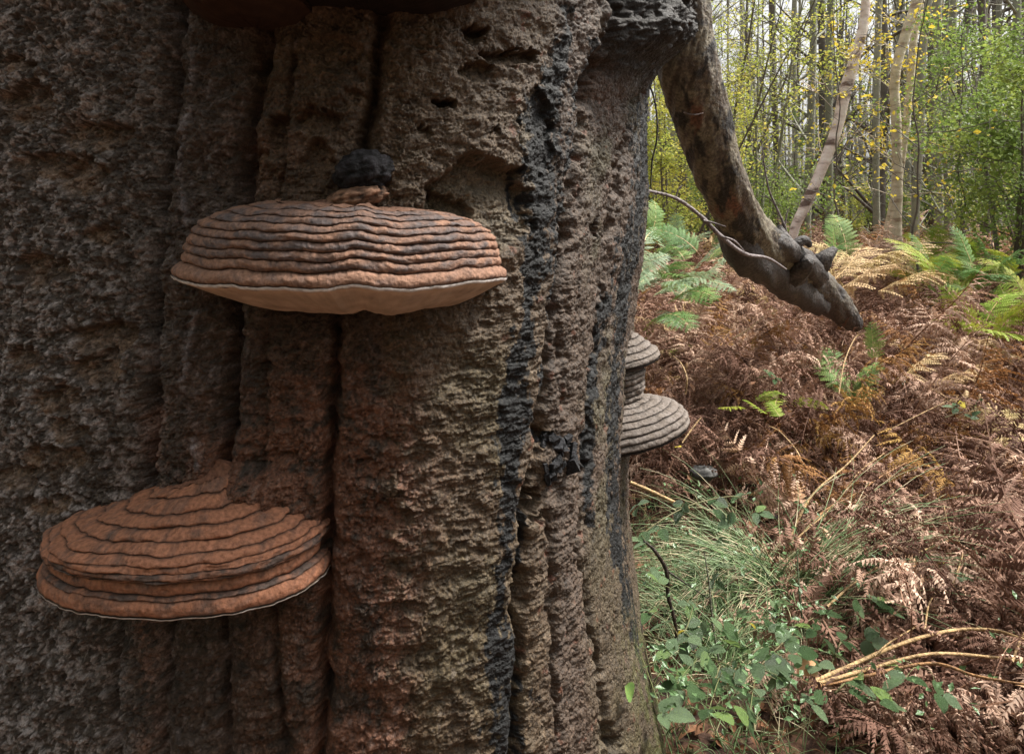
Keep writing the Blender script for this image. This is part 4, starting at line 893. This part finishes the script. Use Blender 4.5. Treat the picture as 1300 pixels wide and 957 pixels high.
# low green herbs through the mat
herb = MB()
for i in range(420):
    px, py = rng.uniform(800, 1300), rng.uniform(400, 900); k_ = rng.random()
    Y = .85/((py-HOR)/900); x = (px-650)/900*Y
    if Y > 7 or not clear_of_trunk(x, Y) or (px > 1040 and rng.random() < .72): continue
    z = CZ-(py-HOR)/900*Y
    for j in range(rng.integers(3, 8)):
        s = rng.uniform(.004, .011); e = np.array(Euler((rng.normal(0, .5), rng.normal(0, .5), rng.uniform(0, 6.28))).to_matrix()); o_ = rng.normal(0, .02, 3)
        herb.add((np.array([[-1, 0, 0], [0, -.55, .1], [1, 0, -.1], [0, .55, .15]])*s)@e.T+np.array([x, Y, z])+o_, [[0, 1, 2, 3]])
tag(obj('ground_herbs', herb.mesh('ground_herbs', M['bramble'], False)), 'scattered small green herb leaves showing through the bracken', 'herbs', kind='stuff')

# ------------------------------------------------------------------ woodland
M['grey_bark'] = ramp_mat('grey_green_bark', [(0, (.14, .14, .11)), (.5, (.24, .24, .19)), (1, (.36, .34, .28))], .85, .2, 0, 6, ((30, .01, 4),), .5)
M['dark_bark'] = ramp_mat('dark_bark', [(0, (.07, .06, .05)), (1, (.17, .15, .13))], .85, .2, 0, 6, ((30, .01, 4),), .5)
def band_bark(name, a, b, dark, scale):
    m, t, o = mat_new(name); p = t.nodes.new('ShaderNodeBsdfPrincipled'); t.links.new(p.outputs[0], o.inputs[0]); p.inputs['Roughness'].default_value = .65
    tc = t.nodes.new('ShaderNodeTexCoord'); mp = t.nodes.new('ShaderNodeMapping'); mp.inputs['Scale'].default_value = (2.5, 2.5, scale)
    t.links.new(tc.outputs['Object'], mp.inputs[0])
    n = t.nodes.new('ShaderNodeTexNoise'); n.inputs['Scale'].default_value = 2.2; n.inputs['Detail'].default_value = 5; t.links.new(mp.outputs[0], n.inputs['Vector'])
    cr = t.nodes.new('ShaderNodeValToRGB'); e = cr.color_ramp.elements; e[0].position = .36; e[0].color = (*dark, 1); e[1].position = .47; e[1].color = (*a, 1); x = e.new(.7); x.color = (*b, 1)
    t.links.new(n.outputs[0], cr.inputs[0]); t.links.new(cr.outputs[0], p.inputs['Base Color'])
    t.links.new(bump_chain(t, tc.outputs['Object'], ((40, .008, 4),)), p.inputs['Normal']); return m
M['birch'] = band_bark('birch_bark', (.66, .54, .50), (.85, .77, .73), (.13, .08, .065), 6)
M['cherry'] = band_bark('beige_bark', (.50, .43, .32), (.62, .55, .44), (.27, .19, .13), 9)
M['lg'] = ramp_mat('green_leaves', [(0, (.09, .14, .035)), (.5, (.19, .27, .06)), (1, (.38, .42, .09))], .55, .35, .45, 3, None, .15)
M['ly'] = ramp_mat('yellow_green_leaves', [(0, (.20, .27, .05)), (.45, (.42, .46, .09)), (.8, (.62, .54, .12)), (1, (.62, .40, .10))], .55, .35, .45, 3, None, .1)
M['lb'] = ramp_mat('yellow_leaves', [(0, (.55, .40, .04)), (1, (.66, .55, .08))], .55, .3, .45, 3, None, .2)

def grow(seed, H, r0, lean=(0, 0), nbr=16, blen=.28, start=.25, up=.6, leaf_n=5, leaf_s=.04, twigs=4, wob=.04, nth=7, path=None, spread_leaf=.12):
    """a tree from the origin: returns wood MB, leaf MB"""
    r = np.random.default_rng(seed); wood = MB(); leaves = MB(); m = 14
    t = np.linspace(0, 1, m)
    if path is None:
        px_ = np.cumsum(r.normal(0, wob, m))*H/8*.5; py_ = np.cumsum(r.normal(0, wob, m))*H/8*.5; px_ -= px_[0]; py_ -= py_[0]
        path = np.stack([px_+lean[0]*t*H, py_+lean[1]*t*H, t*H], 1)
    rad = r0*(1-.8*t)*(1+.35*np.exp(-t*25))
    pth = smooth_path(path, m*2); V_, F_ = tube(pth, np.interp(np.linspace(0, 1, len(pth)), t, rad), nth); wood.add(V_, F_)
    quad = np.array([[0, 0, 0], [.5, -.34, .06], [1, 0, -.08], [.5, .34, .06]])
    def leaf_at(p, n):
        for _ in range(n):
            s = leaf_s*r.uniform(.6, 1.25); e = np.array(Euler((r.normal(0, .6), r.normal(.25, .5), r.uniform(0, 6.28))).to_matrix())
            leaves.add(quad*s@e.T+p+r.normal(0, spread_leaf*.5, 3), [[0, 1, 2, 3]])
    for i in range(nbr):
        f = start+(1-start)*((i+r.random())/nbr)*.97; k = min(int(f*(len(pth)-1)), len(pth)-2); b = pth[k]; rr = np.interp(f, t, rad)*.5
        az = r.uniform(0, 6.28); e = up+r.normal(0, .25); L = H*blen*(1-.65*f)*r.uniform(.6, 1.25); mm = 6; tt_ = np.linspace(0, 1, mm)
        ee = e+r.uniform(-.6, .5)*tt_; az_ = az+r.normal(0, .35)*tt_
        d = np.stack([np.cos(ee)*np.cos(az_), np.cos(ee)*np.sin(az_), np.sin(ee)], 1); bp = b+np.vstack([[0, 0, 0], np.cumsum(d[:-1]*L/mm, axis=0)])
        V_, F_ = tube(bp, np.linspace(min(rr, .02*H/6), .003, mm), 4); wood.add(V_, F_)
        for j in range(twigs):
            g = r.uniform(.25, 1); q_ = bp[min(int(g*mm), mm-1)]; az2 = az+r.normal(0, .9); e2 = e+r.normal(-.1, .5); l2 = L*r.uniform(.2, .5)
            d2 = np.array([math.cos(e2)*math.cos(az2), math.cos(e2)*math.sin(az2), math.sin(e2)]); tp_ = np.array([q_, q_+d2*l2*.5+r.normal(0, .02, 3), q_+d2*l2])
            V_, F_ = tube(tp_, [.006*H/6, .004*H/6, .0015], 3); wood.add(V_, F_)
            if leaf_n: 
                for g2 in (.4, .7, 1.): leaf_at(q_+d2*l2*g2, leaf_n)
        if leaf_n: leaf_at(bp[-1], leaf_n)
    return wood, leaves
def tree_obj(loc, wood, leaves, wm, lm, name, label, cat='tree', group=None, yaw=0, s=1):
    root = empty(name, tuple(loc), label, cat, group); root.rotation_euler = (0, 0, yaw); root.scale = (s, s, s)
    obj('trunk', wood if isinstance(wood, bpy.types.Mesh) else wood.mesh('trunk', M[wm]), root)
    if leaves is not None and (isinstance(leaves, bpy.types.Mesh) or leaves.n): obj('crown', leaves if isinstance(leaves, bpy.types.Mesh) else leaves.mesh('crown', M[lm], False), root)
    return root
# named trees: pixel polylines at a depth
def px_tree(poly, Y, widths, seed, wm, lm, name, label, nbr=14, leaf_n=2, leaf_s=.04, blen=.18, twigs=4, start=.3, Ys=None, nth=12):
    pts = [P(x, y, Y if Ys is None else Ys[i]) for i, (x, y) in enumerate(poly)]; base = pts[0].copy(); g0 = float(gz(base[0], base[1]))-.05
    if base[2] > g0: pts = [np.array([base[0], base[1], g0])]+pts; widths = [widths[0]]+list(widths)
    base = pts[0]; pth = smooth_path(np.array(pts)-base, 14); H = pth[-1][2]
    wood, leaves = grow(seed, H, .01, path=pth, nbr=nbr, leaf_n=leaf_n, leaf_s=leaf_s, blen=blen, twigs=twigs, start=start)
    # replace the slim default stem by one of the measured girth
    t = np.linspace(0, 1, len(widths)); pp_ = smooth_path(np.array(pts)-base, 50); w = np.interp(np.linspace(0, 1, 50), t, np.array(widths)/2/900*Y)
    w = w*(1+.06*fbm(np.linspace(0, 9, 50), np.zeros(50), 3, seed)*2)
    V_, F_ = tube(pp_, w, nth); wood.add(V_, F_)
    return tree_obj(base, wood, leaves, wm, lm, name, label)
px_tree([(1006, 305), (1022, 262), (1040, 222), (1062, 165), (1072, 120), (1085, 75), (1098, 20), (1100, -60), (1104, -140)], 6.5, [12, 13, 13, 14, 15, 14, 11, 9, 7], 601, 'birch', 'lb', 'birch_tree', 'pinkish white birch leaning right, rising behind the end of the sagging limb', 16, 2, .035)
px_tree([(1138, 338), (1137, 290), (1139, 230), (1138, 160), (1136, 100), (1148, 50), (1165, 0), (1178, -60), (1190, -140)], 6.5, [17, 15, 13, 12, 12, 12, 13, 11, 8], 602, 'cherry', 'lb', 'beige_tree', 'smooth beige trunk in front of its twin, right of the leaning birch', 16, 2, .04)
px_tree([(1127, 338), (1128, 290), (1140, 230), (1150, 160), (1156, 100), (1160, 50), (1168, 10), (1176, -60), (1180, -140)], 6.8, [11, 10, 10, 9, 9, 9, 8, 8, 6], 603, 'cherry', 'lb', 'beige_tree', 'thinner brownish trunk twined just behind the smooth beige one', 12, 2, .04)
NAMED = [([(867, 312), (866, 240), (868, 160), (868, 60), (866, -60)], 8.5, 12, 'dark_bark', 'slim dark trunk seen between the beech and its sagging limb'),
         ([(1052, 300), (1053, 200), (1052, 100), (1055, 0), (1057, -60)], 9, 9, 'grey_bark', 'slim grey green trunk just left of the leaning birch top'),
         ([(1114, 330), (1112, 220), (1113, 120), (1116, 0), (1118, -60)], 9.5, 8, 'grey_bark', 'slim grey trunk between the leaning birch and the beige trunk'),
         ([(1160, 330), (1163, 250), (1168, 160), (1170, 80), (1178, 0), (1182, -60)], 9, 10, 'grey_bark', 'grey trunk immediately right of the beige twin trunks'),
         ([(1193, 320), (1191, 200), (1190, 100), (1190, 0), (1190, -60)], 10, 10, 'grey_bark', 'straight grey green trunk, first one right of the beige pair'),
         ([(1207, 330), (1206, 220), (1208, 120), (1209, 0), (1211, -60)], 10.5, 11, 'grey_bark', 'straight lichened trunk, second one right of the beige pair'),
         ([(1253, 330), (1251, 250), (1251, 160), (1249, 80), (1246, 0), (1244, -60)], 8, 9, 'dark_bark', 'dark slim trunk partly veiled by the green bush at right'),
         ([(1022, 300), (1026, 200), (1030, 100), (1036, 0), (1040, -60)], 11, 7, 'grey_bark', 'very slim trunk behind the foot of the leaning birch'),
         ([(985, 290), (986, 200), (982, 100), (980, 0), (979, -60)], 10.5, 8, 'dark_bark', 'very slim dark trunk just right of the sagging limb'),
         ([(1225, 330), (1221, 240), (1214, 150), (1222, 60), (1232, 0), (1240, -60)], 11, 9, 'dark_bark', 'crooked dark trunk left of the green bush')]
for k, (poly, Y, w, wm, lab) in enumerate(NAMED):
    px_tree(poly, Y, [w*1.2]+[w]*(len(poly)-2)+[w*.8], 620+k, wm, 'ly', 'slim_tree', lab, 16, 1, .045, .14, 4, .12, nth=8)
# shared far trees
protos = []
for k in range(9):
    H = [9, 11, 8, 12, 10, 9, 7, 11, 8][k]
    w, l = grow(700+k, H, [.07, .09, .05, .11, .08, .06, .05, .09, .06][k], nbr=[34, 30, 26, 34, 30, 26, 30, 28, 30][k], leaf_n=[1, 0, 0, 0, 1, 0, 0, 0, 1][k], leaf_s=.05, blen=.20, start=.08, twigs=4, wob=.05, nth=7)
    protos.append((w.mesh('trunk', M['grey_bark' if k % 3 else 'dark_bark']), l.mesh('crown', M['lg' if k % 2 else 'ly'], False) if l.n else None))
placed = []
n = 0
while n < 150:
    u = rng.random(); Y = 9+26*u**.85; px = rng.uniform(760, 1400) if n < 105 else rng.uniform(-500, 760); x = (px-650)/900*Y
    if any((x-a)**2+(Y-b)**2 < .3 for a, b in placed): continue
    placed.append((x, Y)); k = rng.integers(0, 9); w, l = protos[k]
    far = 'nearer' if Y < 16 else 'distant'
    tree_obj((x, Y, float(gz(x, Y))-.05), w, l, None, None, 'slim_tree', 'slender %s trunk in the dense woodland beyond the clearing' % ('nearer grey' if Y < 16 else 'distant grey'), 'tree', far+' woodland trunks', rng.uniform(0, 6.28), rng.uniform(.8, 1.3)); n += 1
# shrubs and leafy boughs
def shrub(x, Y, H, n_stem, seed, wm, lm, label, leaf_n=6, leaf_s=.05, spread=.35, name='shrub', twigs=6, nbr=9, group=None, start=.2, low=.0):
    r = np.random.default_rng(seed); W_, L_ = MB(), MB()
    for s in range(n_stem):
        w, l = grow(seed*10+s, H*r.uniform(.7, 1.1), .012*H/2, lean=(r.normal(0, spread), r.normal(0, spread)), nbr=nbr, leaf_n=leaf_n, leaf_s=leaf_s, blen=.35, start=start, twigs=twigs, nth=5, up=.35)
        for src, dst in ((w, W_), (l, L_)):
            if not src.n: continue
            V_ = np.concatenate(src.V); dst.add(V_, np.concatenate(src.F4))
    return tree_obj((x, Y, float(gz(x, Y))+low-.03), W_, L_, wm, lm, name, label, 'shrub', group)
def X(px, Y): return (px-650)/900*Y
shrub(X(850, 7.5), 7.5, 2.8, 7, 801, 'dark_bark', 'ly', 'yellow green leafy hazel filling the gap between trunk and limb', 9, .034, spread=.16)
shrub(X(900, 9), 9, 4.2, 7, 802, 'dark_bark', 'ly', 'tall yellowing tree crown right of the sagging limb at the top', 5, .036, start=.35)
shrub(X(960, 8.5), 8.5, 4.0, 6, 803, 'grey_bark', 'ly', 'sparse golden leaved shrub between the limb and the leaning birch', 4, .036, start=.3)
shrub(X(955, 8), 8, 1.7, 6, 804, 'grey_bark', 'lg', 'mid green low shrub just right of the sagging limb', 8, .03)
shrub(X(1285, 5.0), 5.0, 2.4, 8, 805, 'dark_bark', 'lg', 'dense green bush at the right edge of the clearing', 9, .034, .3, start=.3)
shrub(X(1330, 6.0), 6.0, 3.0, 7, 806, 'dark_bark', 'lg', 'taller green bush half cut by the right edge', 8, .036, .3, start=.3)
shrub(X(1250, 8.5), 8.5, 2.6, 5, 807, 'grey_bark', 'ly', 'thin twiggy shrub with few yellow leaves behind the green bush', 3, .034)
for k in range(24):
    Y = rng.uniform(10, 20); px = rng.uniform(800, 1330)
    shrub(X(px, Y), Y, rng.uniform(1.3, 3.0), 4, 820+k, 'dark_bark', 'lg' if rng.random() < .6 else 'ly', 'low leafy understorey bush in the shade of the far trunks', 4, .05, .35, 'understorey_bush', 6, 8, 'understorey bushes')
# yellow-leaved saplings hanging in front of the clearing
for k, (px, Y, H, lab) in enumerate([(1060, 4.6, 2.3, 'thin dark sapling with scattered yellow leaves, left of the beige trunk'), (1165, 4.3, 2.6, 'thin dark sapling with yellow leaves, crossing the beige trunk'), (1215, 5.2, 2.6, 'wiry sapling with yellow leaves just left of the green bush')]):
    w, l = grow(880+k, H, .009, nbr=13, leaf_n=0, leaf_s=.03, blen=.27, start=.3, twigs=4, nth=5, up=.5, wob=.16)
    r_ = np.random.default_rng(90+k); allV = np.concatenate(w.V[8:]); quad = np.array([[0, 0, 0], [.5, -.36, .06], [1, 0, -.08], [.5, .36, .06]])
    for i in range(60):
        p = allV[r_.integers(0, len(allV))]; e = np.array(Euler((r_.normal(0, .7), r_.normal(.3, .5), r_.uniform(0, 6.28))).to_matrix()); l.add(quad*r_.uniform(.028, .05)@e.T+p, [[0, 1, 2, 3]])
    tree_obj((X(px, Y), Y, float(gz(X(px, Y), Y))-.02), w, l, 'dark_bark', 'lb', 'sapling', lab)
# far wood: trunks and leaves that read as one mass
fw = MB(); fl = MB(); r = np.random.default_rng(55)
for i in range(360):
    Y = r.uniform(30, 60); x = r.uniform(-.8, .95)*Y; H = r.uniform(5, 13); z = float(gz(x, Y)); pth = np.array([[0, 0, 0], [r.normal(0, .2), 0, H*.5], [r.normal(0, .5), 0, H]])+np.array([x, Y, z])
    V_, F_ = tube(smooth_path(pth, 5), np.linspace(.13, .04, 5), 5); fw.add(V_, F_)
nlv = 60000
Y = r.uniform(26, 62, nlv); x = r.uniform(-.8, .95, nlv)*Y
h = r.random(nlv)**1.8*8.5
dn = fbm(x*.35, h*.5+Y*.2, 3, 77)+.5*fbm(x*1.5, h*1.2, 2, 78)
keep = dn > (.08+.075*h); x, Y, h = x[keep], Y[keep], h[keep]; nlv = len(x)
s = r.uniform(.06, .15, nlv)[:, None]
a = r.normal(0, 1, (nlv, 3)); a /= np.linalg.norm(a, axis=1)[:, None]; b = np.cross(a, r.normal(0, 1, (nlv, 3))); b /= np.linalg.norm(b, axis=1)[:, None]
c0 = np.stack([x, Y, gz(x, Y)+h], 1); VV = np.stack([c0-a*s, c0-b*s*.6, c0+a*s, c0+b*s*.6], 1).reshape(-1, 3)
fl.add(VV, np.arange(nlv*4).reshape(-1, 4))
nb_ = 16000  # unseen wood behind the camera, put in to cut the low sky light
th_ = r.uniform(0, 2*np.pi, nb_); rr_ = r.uniform(10, 17, nb_); xb, yb_ = rr_*np.cos(th_), rr_*np.sin(th_); hb = r.random(nb_)**1.3*8.5; kb_ = (yb_ < 2.5) & ~((xb > 0) & (yb_ > -2)); xb, yb_, hb = xb[kb_], yb_[kb_], hb[kb_]; nb_ = len(xb)
sb = r.uniform(.15, .4, nb_)[:, None]; a = r.normal(0, 1, (nb_, 3)); a /= np.linalg.norm(a, axis=1)[:, None]; b = np.cross(a, r.normal(0, 1, (nb_, 3))); b /= np.linalg.norm(b, axis=1)[:, None]
c0 = np.stack([xb, yb_, hb], 1); fl.add(np.stack([c0-a*sb, c0-b*sb*.6, c0+a*sb, c0+b*sb*.6], 1).reshape(-1, 3), np.arange(nb_*4).reshape(-1, 4))
for i in range(60):
    t_ = r.uniform(math.pi+.1, 2*math.pi-.3); x_, y_ = 13*math.cos(t_)+r.normal(0, 1.5), 13*math.sin(t_)+r.normal(0, 1.5); V_, F_ = tube(np.array([[x_, y_, 0], [x_+.2, y_, 6], [x_, y_, 12]]), [.18, .14, .06], 6); fw.add(V_, F_)
M['fleaf'] = ramp_mat('far_leaves', [(0, (.10, .13, .06)), (.5, (.20, .24, .12)), (.8, (.32, .32, .15)), (1, (.42, .34, .16))], .7, .2, .35, .35, None, 0)
root = empty('distant_wood', (0, 30, .3)); tag(root, 'far belt of woodland closing the view behind all the single trees, and an unseen belt behind the camera', 'woodland', kind='stuff')
o = obj('trunks', fw.mesh('trunks', M['grey_bark']), root); o.matrix_parent_inverse = Matrix.Translation(-root.location); o['kind'] = 'stuff'
o = obj('leaves', fl.mesh('leaves', M['fleaf'], False), root); o.matrix_parent_inverse = Matrix.Translation(-root.location); o['kind'] = 'stuff'
